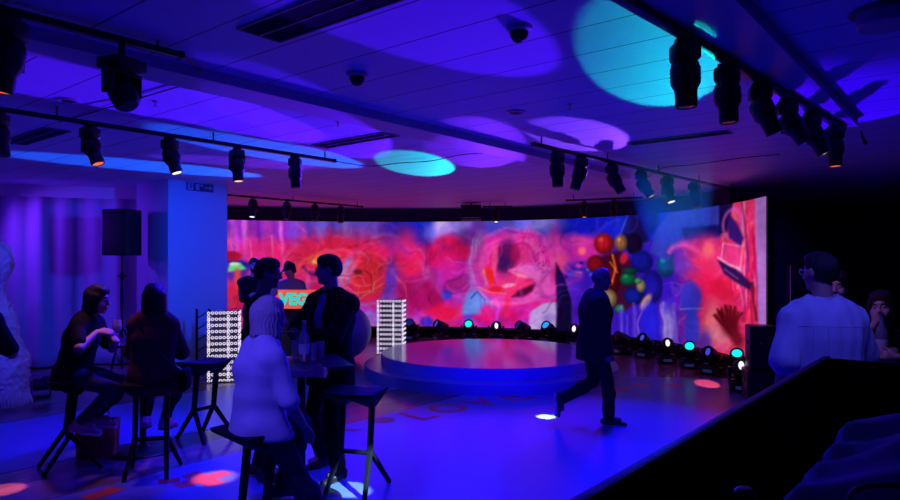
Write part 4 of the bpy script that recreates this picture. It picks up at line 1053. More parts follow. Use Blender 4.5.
# ------------------------------------------------------------------ bodies: smooth blended volumes turned into one continuous surface
class Field:
    def __init__(s, lo, hi, h):
        s.lo = np.array(lo, np.float32); s.h = h
        s.n = np.ceil((np.array(hi) - np.array(lo)) / h).astype(int) + 1
        s.F = np.full(s.n, 9.0, np.float32)
    def sub(s, lo, hi):
        a = np.clip(np.floor((np.array(lo) - s.lo) / s.h).astype(int), 0, s.n); b = np.clip(np.ceil((np.array(hi) - s.lo) / s.h).astype(int) + 1, 0, s.n)
        if (b <= a).any(): return None
        sl = tuple(slice(x, y) for x, y in zip(a, b))
        g = [s.lo[i] + s.h * np.arange(a[i], b[i], dtype=np.float32) for i in range(3)]
        return sl, g[0][:, None, None], g[1][None, :, None], g[2][None, None, :]
    def put(s, sl, d, k, op):
        A = s.F[sl]
        if op == 'u':
            hh = np.maximum(k - np.abs(A - d), 0) / k; s.F[sl] = np.minimum(A, d) - hh * hh * k * .25
        else:
            d = -d; hh = np.maximum(k - np.abs(A - d), 0) / k; s.F[sl] = np.maximum(A, d) + hh * hh * k * .25
    def cone(s, a, b, ra, rb, k=.02, op='u'):
        a = np.array(a, np.float32); b = np.array(b, np.float32); m = max(ra, rb) + k + 3 * s.h
        r = s.sub(np.minimum(a, b) - m, np.maximum(a, b) + m)
        if r is None: return s
        sl, X, Y, Z = r; d = b - a; L2 = max(float(d @ d), 1e-9)
        t = np.clip(((X - a[0]) * d[0] + (Y - a[1]) * d[1] + (Z - a[2]) * d[2]) / L2, 0, 1)
        D = np.sqrt((X - a[0] - t * d[0]) ** 2 + (Y - a[1] - t * d[1]) ** 2 + (Z - a[2] - t * d[2]) ** 2) - (ra + (rb - ra) * t)
        s.put(sl, D, k, op); return s
    def ell(s, c, rad, R=None, k=.02, op='u'):
        c = np.array(c, np.float32); rad = np.array(rad, np.float32); m = rad.max() + k + 3 * s.h
        r = s.sub(c - m, c + m)
        if r is None: return s
        sl, X, Y, Z = r; q = [X - c[0], Y - c[1], Z - c[2]]
        if R is not None: q = [q[0] * R[0][i] + q[1] * R[1][i] + q[2] * R[2][i] for i in range(3)]
        k0 = np.sqrt((q[0] / rad[0]) ** 2 + (q[1] / rad[1]) ** 2 + (q[2] / rad[2]) ** 2)
        k1 = np.sqrt((q[0] / rad[0] ** 2) ** 2 + (q[1] / rad[1] ** 2) ** 2 + (q[2] / rad[2] ** 2) ** 2) + 1e-6
        s.put(sl, k0 * (k0 - 1) / k1, k, op); return s
    def slab(s, a, b, wa, wb, lat, k=.04, op='u'):
        # tapered tube of elliptic section: w = (half width along lat, half depth)
        a = np.array(a, np.float32); b = np.array(b, np.float32); m = max(*wa, *wb) + k + 3 * s.h
        r = s.sub(np.minimum(a, b) - m, np.maximum(a, b) + m)
        if r is None: return s
        sl, X, Y, Z = r; d = b - a; L = np.linalg.norm(d); d = d / L; lat = np.array(lat, np.float32); lat = lat - d * (lat @ d); lat /= np.linalg.norm(lat); dep = np.cross(d, lat)
        qx, qy, qz = X - a[0], Y - a[1], Z - a[2]
        al = qx * d[0] + qy * d[1] + qz * d[2]; t = np.clip(al / L, 0, 1)
        W = wa[0] + (wb[0] - wa[0]) * t; Dp = wa[1] + (wb[1] - wa[1]) * t
        u = (qx * lat[0] + qy * lat[1] + qz * lat[2]); v = (qx * dep[0] + qy * dep[1] + qz * dep[2]); e = al - t * L
        mn = np.minimum(W, Dp)
        k0 = np.sqrt((u / W) ** 2 + (v / Dp) ** 2 + (e / mn) ** 2); k1 = np.sqrt((u / W ** 2) ** 2 + (v / Dp ** 2) ** 2 + (e / mn ** 2) ** 2) + 1e-6
        s.put(sl, k0 * (k0 - 1) / k1, k, op); return s
    def folds(s, amp, fx, fy, fz, seed=0):
        r = np.random.default_rng(seed); X, Y, Z = [s.lo[i] + s.h * np.arange(s.n[i], dtype=np.float32) for i in range(3)]
        X = X[:, None, None]; Y = Y[None, :, None]; Z = Z[None, None, :]
        p = r.uniform(0, 6, 6)
        s.F += amp * (np.sin(fx * X + fy * Y * .6 + p[0] + 1.3 * np.sin(4 * Z + p[3])) * .6 + np.sin(fy * Y - fx * .4 * X + p[1] + 1.2 * np.sin(5 * Z + p[4])) * .6 + np.sin(fz * Z + 8 * X + p[2] + np.sin(9 * Y)) * .7)
        return s
    def rough(s, amp, n, seed):
        r = np.random.default_rng(seed); X, Y, Z = [s.lo[i] + s.h * np.arange(s.n[i], dtype=np.float32) for i in range(3)]
        X = X[:, None, None]; Y = Y[None, :, None]; Z = Z[None, None, :]; T = 0
        for _ in range(n):
            d = r.normal(0, 1, 3); d = d / np.linalg.norm(d) * r.uniform(18, 120); T = T + np.sin(d[0] * X + d[1] * Y + d[2] * Z + r.uniform(0, 6.28)).astype(np.float32)
        s.F += amp * T / math.sqrt(n); return s
    def mesh(s, name, m, parent):
        F = s.F; h = s.h; S = F < 0
        c = np.zeros(tuple(s.n - 1), np.int8)
        for i in (0, 1):
            for j in (0, 1):
                for k in (0, 1): c += S[i:s.n[0] - 1 + i, j:s.n[1] - 1 + j, k:s.n[2] - 1 + k]
        act = (c > 0) & (c < 8); I = np.argwhere(act); idx = np.full(act.shape, -1, np.int64); idx[act] = np.arange(len(I))
        acc = np.zeros((len(I), 3)); cnt = np.zeros(len(I))
        cor = [(i, j, k) for i in (0, 1) for j in (0, 1) for k in (0, 1)]
        val = {q: F[I[:, 0] + q[0], I[:, 1] + q[1], I[:, 2] + q[2]] for q in cor}
        for q in cor:
            for ax in range(3):
                if q[ax] == 0:
                    q2 = list(q); q2[ax] = 1; q2 = tuple(q2); fa, fb = val[q], val[q2]; mk = (fa < 0) != (fb < 0)
                    t = np.where(mk, fa / np.where(mk, fa - fb, 1), 0)
                    p = np.tile(np.array(q, float), (len(I), 1)); p[:, ax] += t
                    acc[mk] += p[mk]; cnt[mk] += 1
        V = (I + acc / cnt[:, None]) * h + s.lo
        Q = []
        for ax in range(3):
            b, c_ = (ax + 1) % 3, (ax + 2) % 3
            s0 = [slice(None)] * 3; s1 = [slice(None)] * 3; s0[ax] = slice(0, -1); s1[ax] = slice(1, None)
            e = S[tuple(s0)] != S[tuple(s1)]; E = np.argwhere(e)
            E = E[(E[:, b] > 0) & (E[:, c_] > 0) & (E[:, b] < s.n[b] - 1) & (E[:, c_] < s.n[c_] - 1)]
            ob = np.eye(3, dtype=int)[b]; oc = np.eye(3, dtype=int)[c_]
            qs = [idx[tuple((E - ob - oc).T)], idx[tuple((E - oc).T)], idx[tuple(E.T)], idx[tuple((E - ob).T)]]
            q = np.stack(qs, 1); flip = ~S[tuple(E.T)]; q[flip] = q[flip][:, ::-1]; Q.append(q)
        Q = np.concatenate(Q)
        me = bpy.data.meshes.new(name); nv, nf = len(V), len(Q)
        me.vertices.add(nv); me.vertices.foreach_set('co', V.astype(np.float32).ravel())
        me.loops.add(nf * 4); me.loops.foreach_set('vertex_index', Q.ravel().astype(np.int32))
        me.polygons.add(nf); me.polygons.foreach_set('loop_start', np.arange(0, nf * 4, 4, dtype=np.int32)); me.polygons.foreach_set('loop_total', np.full(nf, 4, np.int32))
        me.polygons.foreach_set('use_smooth', np.ones(nf, bool)); me.update(); me.validate(); me.materials.append(m)
        o = bpy.data.objects.new(name, me); COL.objects.link(o); o.parent = parent; return o

def ik(a, c, l1, l2, pole):
    a = np.array(a, float); c = np.array(c, float); d = c - a; L = np.linalg.norm(d); L2 = min(L, (l1 + l2) * .999); d = d / max(L, 1e-6); c = a + d * L2
    x = (l1 * l1 - l2 * l2 + L2 * L2) / (2 * L2); hh = math.sqrt(max(l1 * l1 - x * x, 0))
    p = np.array(pole, float); p = p - d * (p @ d); p /= max(np.linalg.norm(p), 1e-6)
    return a + d * x + p * hh, c
def unit(v): v = np.array(v, float); return v / max(np.linalg.norm(v), 1e-9)

class Person:
    """local frame: +X forward, +Y left, +Z up"""
    def __init__(s, name_label, loc, rot, J, k=1.0, vox=.009, group=None):
        s.root = empty('person', loc, math.radians(rot), name_label, 'person', group); s.k = k; s.vox = vox
        g = lambda n, d: np.array(J.get(n, d), float)
        s.pel = g('pelvis', (0, 0, .95)); s.ch = g('chest', (0, 0, 1.40)); s.hd = g('head', (.03, 0, 1.64))
        s.yaw, s.pitch = math.radians(J.get('yaw', 0)), math.radians(J.get('pitch', 0)); s.roll = math.radians(J.get('roll', 0))
        s.tw = math.radians(J.get('twist', 0)); s.sw = J.get('shoulder', .185) * k; s.hw = .09 * k; s.fat = J.get('fat', 1.0)
        s.lat = np.array([-math.sin(s.tw), math.cos(s.tw), 0.0]); fw = np.array([math.cos(s.tw), math.sin(s.tw), 0])
        s.plat = np.array([0, 1.0, 0])
        s.up = unit(s.ch - s.pel)
        dr = np.array([0, 0, J.get('drop', .022)]); s.sh = {1: s.ch + s.lat * s.sw - dr, -1: s.ch - s.lat * s.sw - dr}
        s.hip = {1: s.pel + s.plat * s.hw + np.array([0, 0, -.03]), -1: s.pel - s.plat * s.hw + np.array([0, 0, -.03])}
        s.el, s.wr, s.kn, s.an, s.toe = {}, {}, {}, {}, {}
        for q, n in ((1, 'l'), (-1, 'r')):
            w = g('hand_' + n, s.sh[q] + np.array([.05, q * .06, -.52])); s.el[q], s.wr[q] = ik(s.sh[q], w, .29 * k, .255 * k, J.get('epole_' + n, (-.8, q * .4, -.3)))
            a = g('foot_' + n, (0, q * .1, .085)); s.kn[q], s.an[q] = ik(s.hip[q], a, .43 * k, .42 * k, J.get('kpole_' + n, (1, q * .1, 0)))
            s.toe[q] = unit(g('toe_' + n, (1, q * .15, -.12)))
        s.J = J
        cy, sy, cp, sp = math.cos(s.yaw), math.sin(s.yaw), math.cos(s.pitch), math.sin(s.pitch)
        f = np.array([cy * cp, sy * cp, -sp]); l = np.array([-sy, cy, 0]); u = np.cross(f, l)
        l = l * math.cos(s.roll) + u * math.sin(s.roll); u = np.cross(f, l); s.f, s.l, s.u = f, l, u
        s.R = np.stack([f, l, u], 1)
        pts = np.array([s.hd + np.array([0, 0, .2]), s.hd - .2, s.pel - .25, s.pel + .25, *s.wr.values(), *s.el.values(), *s.kn.values(), *[s.an[q] + s.toe[q] * .25 for q in s.an], *s.an.values(), *s.sh.values()])
        s.lo = pts.min(0) - .22; s.hi = pts.max(0) + .22
    def H(s, x, y, z): return s.hd + s.f * x + s.l * y + s.u * z
    def torso(s, F, add, hem=None, k=.05):
        w = s.fat; p, c = s.pel, s.ch; L = s.lat
        wa = p + (c - p) * .28; ri = p + (c - p) * .70
        F.slab(p + np.array([0, 0, -.05]), wa, (.158 * w + add, .112 * w + add), (.140 * w + add, .102 * w + add), L, k)
        F.slab(wa, ri, (.140 * w + add, .102 * w + add), (.158 * w + add, .112 * w + add), L, k)
        F.slab(ri, c + s.up * -.02, (.158 * w + add, .112 * w + add), (.135 * w + add, .085 * w + add), L, k)
        for q in (1, -1):
            F.cone(c + s.lat * q * .06, s.sh[q] - s.lat * q * .01, .062 + add, .056 + add, k)
            F.cone(c + s.lat * q * .05 + s.up * .05, s.sh[q] + s.up * .005, .04 + add, .046 + add, k)
        if hem:
            F.slab(p + np.array([0, 0, -.04]), p + np.array([0, 0, -hem]), (.165 * w + add, .125 * w + add), (.178 * w + add, .140 * w + add), L, k)
    def arms(s, F, add, frac, k=.02):
        for q in (1, -1):
            a, e, w = s.sh[q], s.el[q], s.wr[q]
            F.cone(a, a + (e - a) * min(1, frac), .050 + add, .050 + (-.010) * min(1, frac) + add * 1.1, k)
            if frac > 1: F.cone(e, e + (w - e) * (frac - 1), .041 + add, .041 - .013 * (frac - 1) + add, k)
    def legs(s, F, add, frac=2.0, k=.03, wide=0.0):
        for q in (1, -1):
            a, b, c = s.hip[q], s.kn[q], s.an[q]
            F.cone(a, b, .082 * s.fat + add, .054 + add, k); 
            if frac > 1:
                mid = b + (c - b) * .35; cb = -np.cross(np.array([0, 1.0, 0]), unit(c - b)) * .012
                F.cone(b, mid + cb, .052 + add, .052 + add + wide * .3, k); F.cone(mid + cb, b + (c - b) * (frac - 1), .052 + add + wide * .3, .036 + add + wide, k)
    def hand(s, F, q):
        w = s.wr[q]; e = s.el[q]; n = 'l' if q == 1 else 'r'
        d = unit(s.J.get('hdir_' + n, w - e)); pn = s.J.get('palm_' + n, (0, -q, 0)); pn = np.array(pn, float); pn = unit(pn - d * (pn @ d)); la = np.cross(d, pn)
        if (la @ np.array(s.J.get('thumb_' + n, (1, 0, .3)))) < 0: la = -la       # la points to the thumb side
        cu = s.J.get('curl_' + n, .5); K = s.k
        F.slab(w, w + d * .075 * K, (.026 * K, .018 * K), (.037 * K, .014 * K), la, .012)
        for o, ln in ((.029, .066), (.010, .076), (-.010, .071), (-.028, .056)):
            b0 = w + d * .082 * K + la * o * K; a1 = cu * .9; d1 = d * math.cos(a1) + pn * math.sin(a1); b1 = b0 + d1 * ln * .48 * K
            a2 = cu * 2.0; d2 = d * math.cos(a2) + pn * math.sin(a2); b2 = b1 + d2 * ln * .3 * K; a3 = cu * 2.6; d3 = d * math.cos(a3) + pn * math.sin(a3)
            F.cone(b0 - d * .015, b1, .0098, .0092, .004); F.cone(b1, b2, .0092, .0088, .004); F.cone(b2, b2 + d3 * ln * .24 * K, .0088, .008, .004)
        t0 = w + d * .025 * K + la * .022 * K; t1 = t0 + unit(d * .7 + la * .75 + pn * .35) * .042 * K; t2 = t1 + unit(d * .95 + la * .2 + pn * (.2 + .4 * cu)) * .04 * K
        F.cone(t0, t1, .014, .0105, .008); F.cone(t1, t2, .0105, .0085, .004)
    def body(s, skin, covered=True, sleeve=2.0):
        F = Field(s.lo, s.hi, s.vox); K = s.k
        s.torso(F, -.012); s.legs(F, -.010); s.arms(F, -.004, 2.0)
        for q in (1, -1):
            s.hand(F, q); h = s.an[q] - s.toe[q] * .03 + np.array([0, 0, -.03]) * 0
            F.cone(s.an[q], s.an[q] + s.toe[q] * .12, .032, .022, .02)
        # neck and head
        nb = s.ch + s.up * .045; F.cone(nb, s.H(-.015, 0, -.07), .060 * K, .054 * K, .03)
        R = s.R
        F.ell(s.H(-.012, 0, .030), (.098 * K, .077 * K, .094 * K), R, .02)
        F.ell(s.H(.022, 0, -.045), (.070 * K, .060 * K, .076 * K), R, .03)
        F.cone(s.H(.072, -.012, -.098), s.H(.072, .012, -.098), .019, .019, .02)
        F.cone(s.H(.076, -.03, .030), s.H(.076, .03, .030), .012, .012, .015)                 # brow
        for q in (1, -1):
            F.ell(s.H(.096, q * .032, .010), (.018, .017, .013), R, .012, 's')
            F.ell(s.H(.078, q * .032, .009), (.013, .013, .012), R, .004)
            F.ell(s.H(.060, q * .045, -.03), (.03, .022, .025), R, .02)                        # cheek
            F.ell(s.H(-.008, q * .078, -.004), (.022, .012, .032), R, .008)                    # ear
        F.cone(s.H(.088, 0, .012), s.H(.108, 0, -.026), .009, .013, .010); F.cone(s.H(.096, -.012, -.03), s.H(.096, .012, -.03), .009, .009, .008)
        F.cone(s.H(.086, -.018, -.060), s.H(.086, .018, -.060), .0075, .0075, .006); F.cone(s.H(.083, -.015, -.072), s.H(.083, .015, -.072), .0085, .0085, .006)
        F.ell(s.H(.096, 0, -.0655), (.008, .022, .0022), R, .003, 's')
        s.skin = F.mesh('body', skin, s.root); return s
    def eyes(s):
        for q in (1, -1):
            b = MB(); bmesh.ops.create_uvsphere(b.bm, u_segments=14, v_segments=10, radius=.0108); o = b.build('eye', M['eye'], s.root, 180); o.location = s.H(.0800, q * .032, .0095)
            b = MB(); bmesh.ops.create_uvsphere(b.bm, u_segments=12, v_segments=8, radius=.006); p = b.build('iris', M['eye_dark'], o, 180); p.location = s.f * .0062
        for q in (1, -1):
            MB().tube([s.H(.088, q * .016, .030), s.H(.090, q * .032, .036), s.H(.078, q * .052, .031)], .0045).build('eyebrow', M['hair_brown'], s.root)
        b = MB(); b.tube([s.H(.090, -.022, -.064), s.H(.098, -.008, -.0595), s.H(.0985, 0, -.061), s.H(.098, .008, -.0595), s.H(.090, .022, -.064)], .0042); b.tube([s.H(.090, -.020, -.067), s.H(.097, 0, -.0735), s.H(.090, .020, -.067)], .005); b.build('lips', M['lips'], s.root)
        return s
    def top(s, name, m, add=.014, sleeve=2.0, hem=.10, folds=(.005, 30, 30, 24), collar=True, opening=None, seed=1, vox=None, extra=None, boxy=0):
        F = Field(s.lo, s.hi, vox or max(s.vox, .010))
        s.torso(F, add, hem); s.arms(F, add * .9, sleeve)
        if boxy:
            w_ = s.fat; F.slab(s.ch - s.up * .10, s.pel + np.array([0, 0, -hem + .02]), (.175 * w_ + add, .118 * w_ + add), (.185 * w_ + add, .140 * w_ + add), s.lat, .06)
            for q in (1, -1):
                e_ = s.sh[q] + (s.el[q] - s.sh[q]) * min(1, sleeve); F.cone(s.sh[q] + s.up * -.02, e_, .050 + boxy, .054 + boxy, .05)
        if extra: extra(F)
        if folds: F.folds(folds[0], folds[1], folds[2], folds[3], seed)
        # cut at the hem and the neck
        p = s.pel + np.array([0, 0, -hem])
        F.slab(p + np.array([0, 0, -.30]), p + np.array([0, 0, -.021 - .20]), (.6, .6), (.6, .6), s.lat, .005, 's') if False else None
        Z = s.lo[2] + F.h * np.arange(F.n[2], dtype=np.float32)
        cut = (p[2] - .02) - Z
        hands_low = min(s.wr[1][2], s.wr[-1][2]) < p[2] + .05 and sleeve > 1.6
        if not hands_low: F.F = np.maximum(F.F, cut[None, None, :])
        else:
            X = s.lo[0] + F.h * np.arange(F.n[0], dtype=np.float32); Y = s.lo[1] + F.h * np.arange(F.n[1], dtype=np.float32)
            near = (np.abs((X - s.pel[0])[:, None] * s.lat[0] + (Y - s.pel[1])[None, :] * s.lat[1]) < .19)
            F.F = np.where(near[:, :, None], np.maximum(F.F, cut[None, None, :]), F.F)
        F.cone(s.ch + s.up * .10, s.ch + s.up * .30, .075, .10, .01, 's')
        if collar: 
            F.cone(s.ch + s.up * .045 + s.f * 0, s.ch + s.up * .085, .070, .064, .01); F.cone(s.ch + s.up * .070, s.ch + s.up * .30, .058, .058, .006, 's')
        if opening:   # open front: a wedge cut from neck to hem
            fw = np.array([math.cos(s.tw), math.sin(s.tw), 0]); a = s.ch + fw * .15 + s.up * .03; b = s.pel + fw * .17 + s.up * opening[2]
            F.slab(a, b, (opening[0], .12), (opening[1], .12), s.lat, .008, 's')
        return F.mesh(name, m, s.root)
    def trousers(s, m, add=.010, wide=.012, frac=1.93, folds=(.004, 34, 34, 30), seed=2):
        F = Field(s.lo, s.hi, max(s.vox, .010)); w = s.fat
        F.slab(s.pel + np.array([0, 0, -.07]), s.pel + np.array([0, 0, .06]), (.162 * w + add, .116 * w + add), (.146 * w + add, .108 * w + add), s.plat, .04)
        s.legs(F, add, frac, .04, wide); F.folds(folds[0], folds[1], folds[2], folds[3], seed)
        Z = s.lo[2] + F.h * np.arange(F.n[2], dtype=np.float32); F.F = np.maximum(F.F, (Z - (s.pel[2] + .10))[None, None, :])
        return F.mesh('trousers', m, s.root)
    def shoes(s, m, sole=None, k=1.0):
        for q in (1, -1):
            t = s.toe[q]; la = unit(np.cross((0, 0, 1.0), t)) if abs(t[2]) < .9 else np.array([0, 1.0, 0]); dn = unit(np.cross(t, la)); dn = dn if dn[2] < 0 or abs(t[2]) > .5 else -dn
            if abs(t[2]) > .5:
                dn = unit(np.cross(t, la)); 
                if dn @ (s.kn[q] - s.an[q]) > 0: dn = -dn
            a = s.an[q]; he = a - t * .055 + dn * .038; to = a + t * .185 + dn * .050
            lo = np.minimum(he, to) - .09; hi = np.maximum(a, to) + .09; lo = np.minimum(lo, a - .09)
            F = Field(lo, hi, .0065)
            F.cone(a, a + dn * .03, .047, .046, .02); F.slab(he, a + t * .05 + dn * .03, (.034, .034), (.040, .040), la, .03); F.slab(a + t * .04 + dn * .035, to + dn * -.004, (.043, .034), (.035, .020), la, .03)
            F.cone(a - dn * .035, a - dn * .12, .036, .04, .005, 's')
            o = F.mesh('shoe', m, s.root)
            F = Field(lo, hi, .0065); F.slab(he + dn * .032 + t * -.005, to + dn * .020, (.036, .011), (.040, .010), la, .02); F.slab(he + dn * .032 + t * .11, to + dn * .020, (.043, .011), (.036, .010), la, .02)
            F.mesh('sole', sole or M['shoe_dark'], o)
    def hair(s, m, style='short', seed=3):
        F = Field(s.hd - .36, s.hd + .24, .006); R = s.R; K = s.k
        X, Y, Z = [F.lo[i] + F.h * np.arange(F.n[i], dtype=np.float32) - s.hd[i] for i in range(3)]
        X = X[:, None, None]; Y = Y[None, :, None]; Z = Z[None, None, :]
        fx = X * s.f[0] + Y * s.f[1] + Z * s.f[2]; fl = X * s.l[0] + Y * s.l[1] + Z * s.l[2]; fu = X * s.u[0] + Y * s.u[1] + Z * s.u[2]
        th = np.arctan2(fl, fx + .02)
        if style in ('short', 'crop', 'bald'):
            F.ell(s.H(-.015, 0, .034), (.101 * K, .081 * K, .095 * K), R, .02)
            F.ell(s.H(-.045, 0, .0), (.068 * K, .072 * K, .075 * K), R, .03)
            if style == 'short': F.ell(s.H(.030, .010, .088), (.055, .055, .036), R, .03)
            if style == 'bald': F.ell(s.H(.02, 0, .11), (.14, .070, .10), R, .02, 's')
            F.ell(s.H(.128, 0, -.035), (.112, .13, .100), R, .012, 's')
            F.ell(s.H(.020, 0, -.125), (.14, .14, .085), R, .012, 's')
            for q in (1, -1): F.ell(s.H(.012, q * .088, -.022), (.034, .03, .046), R, .01, 's')
            F.F += .0022 * np.sin(34 * th + 30 * fu + 2 * np.sin(60 * fu + seed)) + .0018 * np.sin(140 * fx + seed) * np.sin(120 * fl)
        else:
            ln = {'bob': .115, 'long': .17}[style]
            F.ell(s.H(-.014, 0, .034), (.103 * K, .083 * K, .097 * K), R, .02)
            F.slab(s.H(-.040, 0, .02), s.H(-.045, 0, -ln - .05), (.082, .068), (.092, .058), s.l, .04)
            for q in (1, -1): F.slab(s.H(.0, q * .066, .03), s.H(.002, q * .080, -ln - .05), (.046, .026), (.052, .020), s.f, .03)
            F.slab(s.H(.045, .015, .085), s.H(-.01, .0, .095), (.062, .030), (.065, .035), s.l, .04)
            F.ell(s.H(.118, 0, -.055), (.098, .062, .125), R, .012, 's')
            F.ell(s.H(.0, 0, -.135), (.055, .055, .085), R, .015, 's')
            edge = -ln + .008 * np.sin(9 * th + seed) + .006 * np.sin(31 * th + seed * 2)
            F.F = np.maximum(F.F, edge - fu)
            F.F += .0024 * np.sin(26 * th + 1.5 * np.sin(8 * fu * 10 + seed) + seed) * np.clip(.8 - fu * 6, .25, 1) + .0018 * np.sin(61 * th + seed)
        return F.mesh('hair', m, s.root)
    def glasses(s, m):
        b = MB()
        for q in (1, -1):
            c = s.H(.104, q * .033, .006); pts = [c + s.l * q * .0 + s.l * .024 * math.cos(t) + s.u * .018 * math.sin(t) for t in np.linspace(0, 2 * math.pi, 17)]
            b.tube([Vector(p) for p in pts], .0028, 6, False); b.tube([Vector(s.H(.100, q * .057, .012)), Vector(s.H(.05, q * .078, .014)), Vector(s.H(-.012, q * .082, .010))], .0028, 6)
        b.tube([Vector(s.H(.106, .010, .010)), Vector(s.H(.109, 0, .013)), Vector(s.H(.106, -.010, .010))], .0026, 6)
        return b.build('glasses', m, s.root)
M['eye'] = mat('eye_white', (.7, .68, .66), .25, var=.02); M['eye_dark'] = mat('eye_iris', (.03, .02, .015), .2, var=.02); M['lips'] = mat('lips_rose', (.45, .13, .13), .45)
M['frame_pale'] = mat('glasses_pale_frame', (.6, .55, .62), .35)
M['cap'] = mat('dark_cap_cloth', (.02, .018, .03), .8)

# 1 walking man
p = PD(598, 7.3)
w = Person('older man in a dark navy suit striding across the blue floor, head bowed', (p.x, p.y, 0), 4, dict(
    pelvis=(-.04, 0, .93), chest=(-.03, 0, 1.385), head=(.045, 0, 1.615), yaw=-8, pitch=14, foot_r=(.10, -.07, .085), toe_r=(1, -.1, -.10), foot_l=(-.385, .09, .275), toe_l=(.05, .02, -1),
    kpole_l=(1, 0, -.2), hand_r=(.03, -.24, .80), hand_l=(.06, .22, .82), epole_r=(-1, -.2, 0), epole_l=(-1, .2, 0), curl_r=.7, curl_l=.6, fat=1.26), .98)
w.body(M['skin_dark']); w.hair(M['hair_grey'], 'bald'); w.top('jacket', M['cloth_navy'], .034, 1.95, .18, (.005, 20, 20, 14), seed=4); w.trousers(M['cloth_navy'], .010, .020); w.shoes(M['shoe_dark'], M['rubber_white'])
# 2 standing man in blazer
p = PD(331, 5.66)
w = Person('man in a black blazer and checked shirt standing at the high table, looking left', (p.x, p.y, 0), 228, dict(
    pelvis=(0, 0, .97), chest=(-.01, 0, 1.47), head=(.03, 0, 1.735), yaw=-36, pitch=4, foot_l=(.08, .21, .085), foot_r=(-.04, -.17, .085), hand_l=(.30, .03, 1.19), hand_r=(.30, -.07, 1.17), epole_l=(-.35, 1, -.3), epole_r=(-.35, -1, -.3),
    hdir_l=(.5, -.9, .05), hdir_r=(.5, .9, .15), palm_l=(-.7, 0, .7), palm_r=(-.3, 0, 1), thumb_l=(.2, 0, 1), thumb_r=(.2, 0, 1), curl_l=.6, curl_r=.5, fat=1.16, shoulder=.215), 1.04)
w.body(M['skin']); w.hair(M['hair_brown'], 'short'); w.top('shirt', M['cloth_check'], .008, 1.0, .05, (.003, 26, 26, 20), seed=6); w.top('blazer', M['cloth_black'], .032, 1.93, .20, (.005, 18, 18, 14), opening=(.060, .075, -.30), seed=7)
w.trousers(M['cloth_black'], .012, .016); w.shoes(M['shoe_dark']); w.glasses(M['black'])
b = MB(); b.rbox(tuple(.5 * (w.wr[1] + w.wr[-1]) + np.array([.06, 0, .045])), (.075, .15, .009), .003); b.build('phone', M['black'], w.root)
# 3 man in profile behind the blond woman
p = PD(261, 5.5)
w = Person('man in dark clothes with glasses in profile facing right, behind the blond woman', (p.x, p.y, 0), 8, dict(
    pelvis=(-.02, 0, .95), chest=(.0, 0, 1.43), head=(.06, 0, 1.705), yaw=-4, pitch=6, foot_l=(-.04, .10, .085), foot_r=(.06, -.10, .085), hand_r=(.06, -.25, .84), hand_l=(.10, .24, .86), epole_l=(-.9, .3, 0), epole_r=(-.9, -.3, 0), fat=1.0), 1.03)
w.body(M['skin_dark']); w.hair(M['hair_black'], 'short'); w.top('jacket', M['cloth_navy'], .024, 1.95, .16, (.005, 20, 20, 14), seed=9); w.trousers(M['cloth_black'], .012, .014); w.shoes(M['shoe_dark']); w.glasses(M['black'])
# 4 blond woman in a white shirt, seated
w = Person('blond woman in a loose white shirt seated with her back to the camera', (BLP.x, BLP.y, 0), 42, dict(
    pelvis=(-.01, 0, .865), chest=(.0, 0, 1.255), head=(.045, 0, 1.46), yaw=-6, pitch=4, foot_r=(.36, -.12, .10), foot_l=(.22, .16, .36), kpole_r=(.6, 0, .6), kpole_l=(1, .2, .3), hand_r=(.20, -.15, .80), hand_l=(.38, .10, 1.07),
    epole_r=(-.6, -.9, -.2), epole_l=(-.3, .9, -.5), curl_r=.4, palm_r=(0, 0, -1), fat=1.08, shoulder=.155), .93, vox=.008)
w.body(M['skin']); w.hair(M['hair_blond'], 'bob', 5); w.top('shirt', M['cloth_white'], .018, .98, .10, (.0085, 30, 26, 30), seed=12, vox=.008, extra=lambda F: [F.cone(w.hip[q], w.hip[q] + (w.kn[q] - w.hip[q]) * .22, .118, .118, .04) for q in (1, -1)]); w.trousers(M['cloth_denim'], .008, .012); w.shoes(M['shoe_dark'])
# 5 black-haired woman, left
w = Person('woman with black bob hair in a black top leaning towards the wine glass', (W1P.x, W1P.y, 0), 6, dict(
    pelvis=(0, 0, .865), chest=(.12, 0, 1.265), head=(.215, -.01, 1.475), yaw=-6, pitch=10, foot_r=(.10, -.10, .415), foot_l=(.14, .10, .42), kpole_r=(1, 0, .6), kpole_l=(1, 0, .6), hand_r=(.27, -.16, 1.20), hand_l=(.34, .06, 1.10),
    epole_r=(-1, -.9, -.25), epole_l=(-.4, .9, -.5), hdir_r=(1, .1, .1), palm_r=(0, .6, -.7), thumb_r=(0, .4, 1), curl_r=.55, fat=1.02, shoulder=.17), .95)
w.body(M['skin']); w.eyes(); w.hair(M['hair_black'], 'bob', 7); w.top('top', M['cloth_black'], .020, .75, .13, (.005, 22, 22, 18), seed=14); w.trousers(M['cloth_denim'], .008, .006, 1.9); w.shoes(M['shoe_pale'], M['rubber_white'])
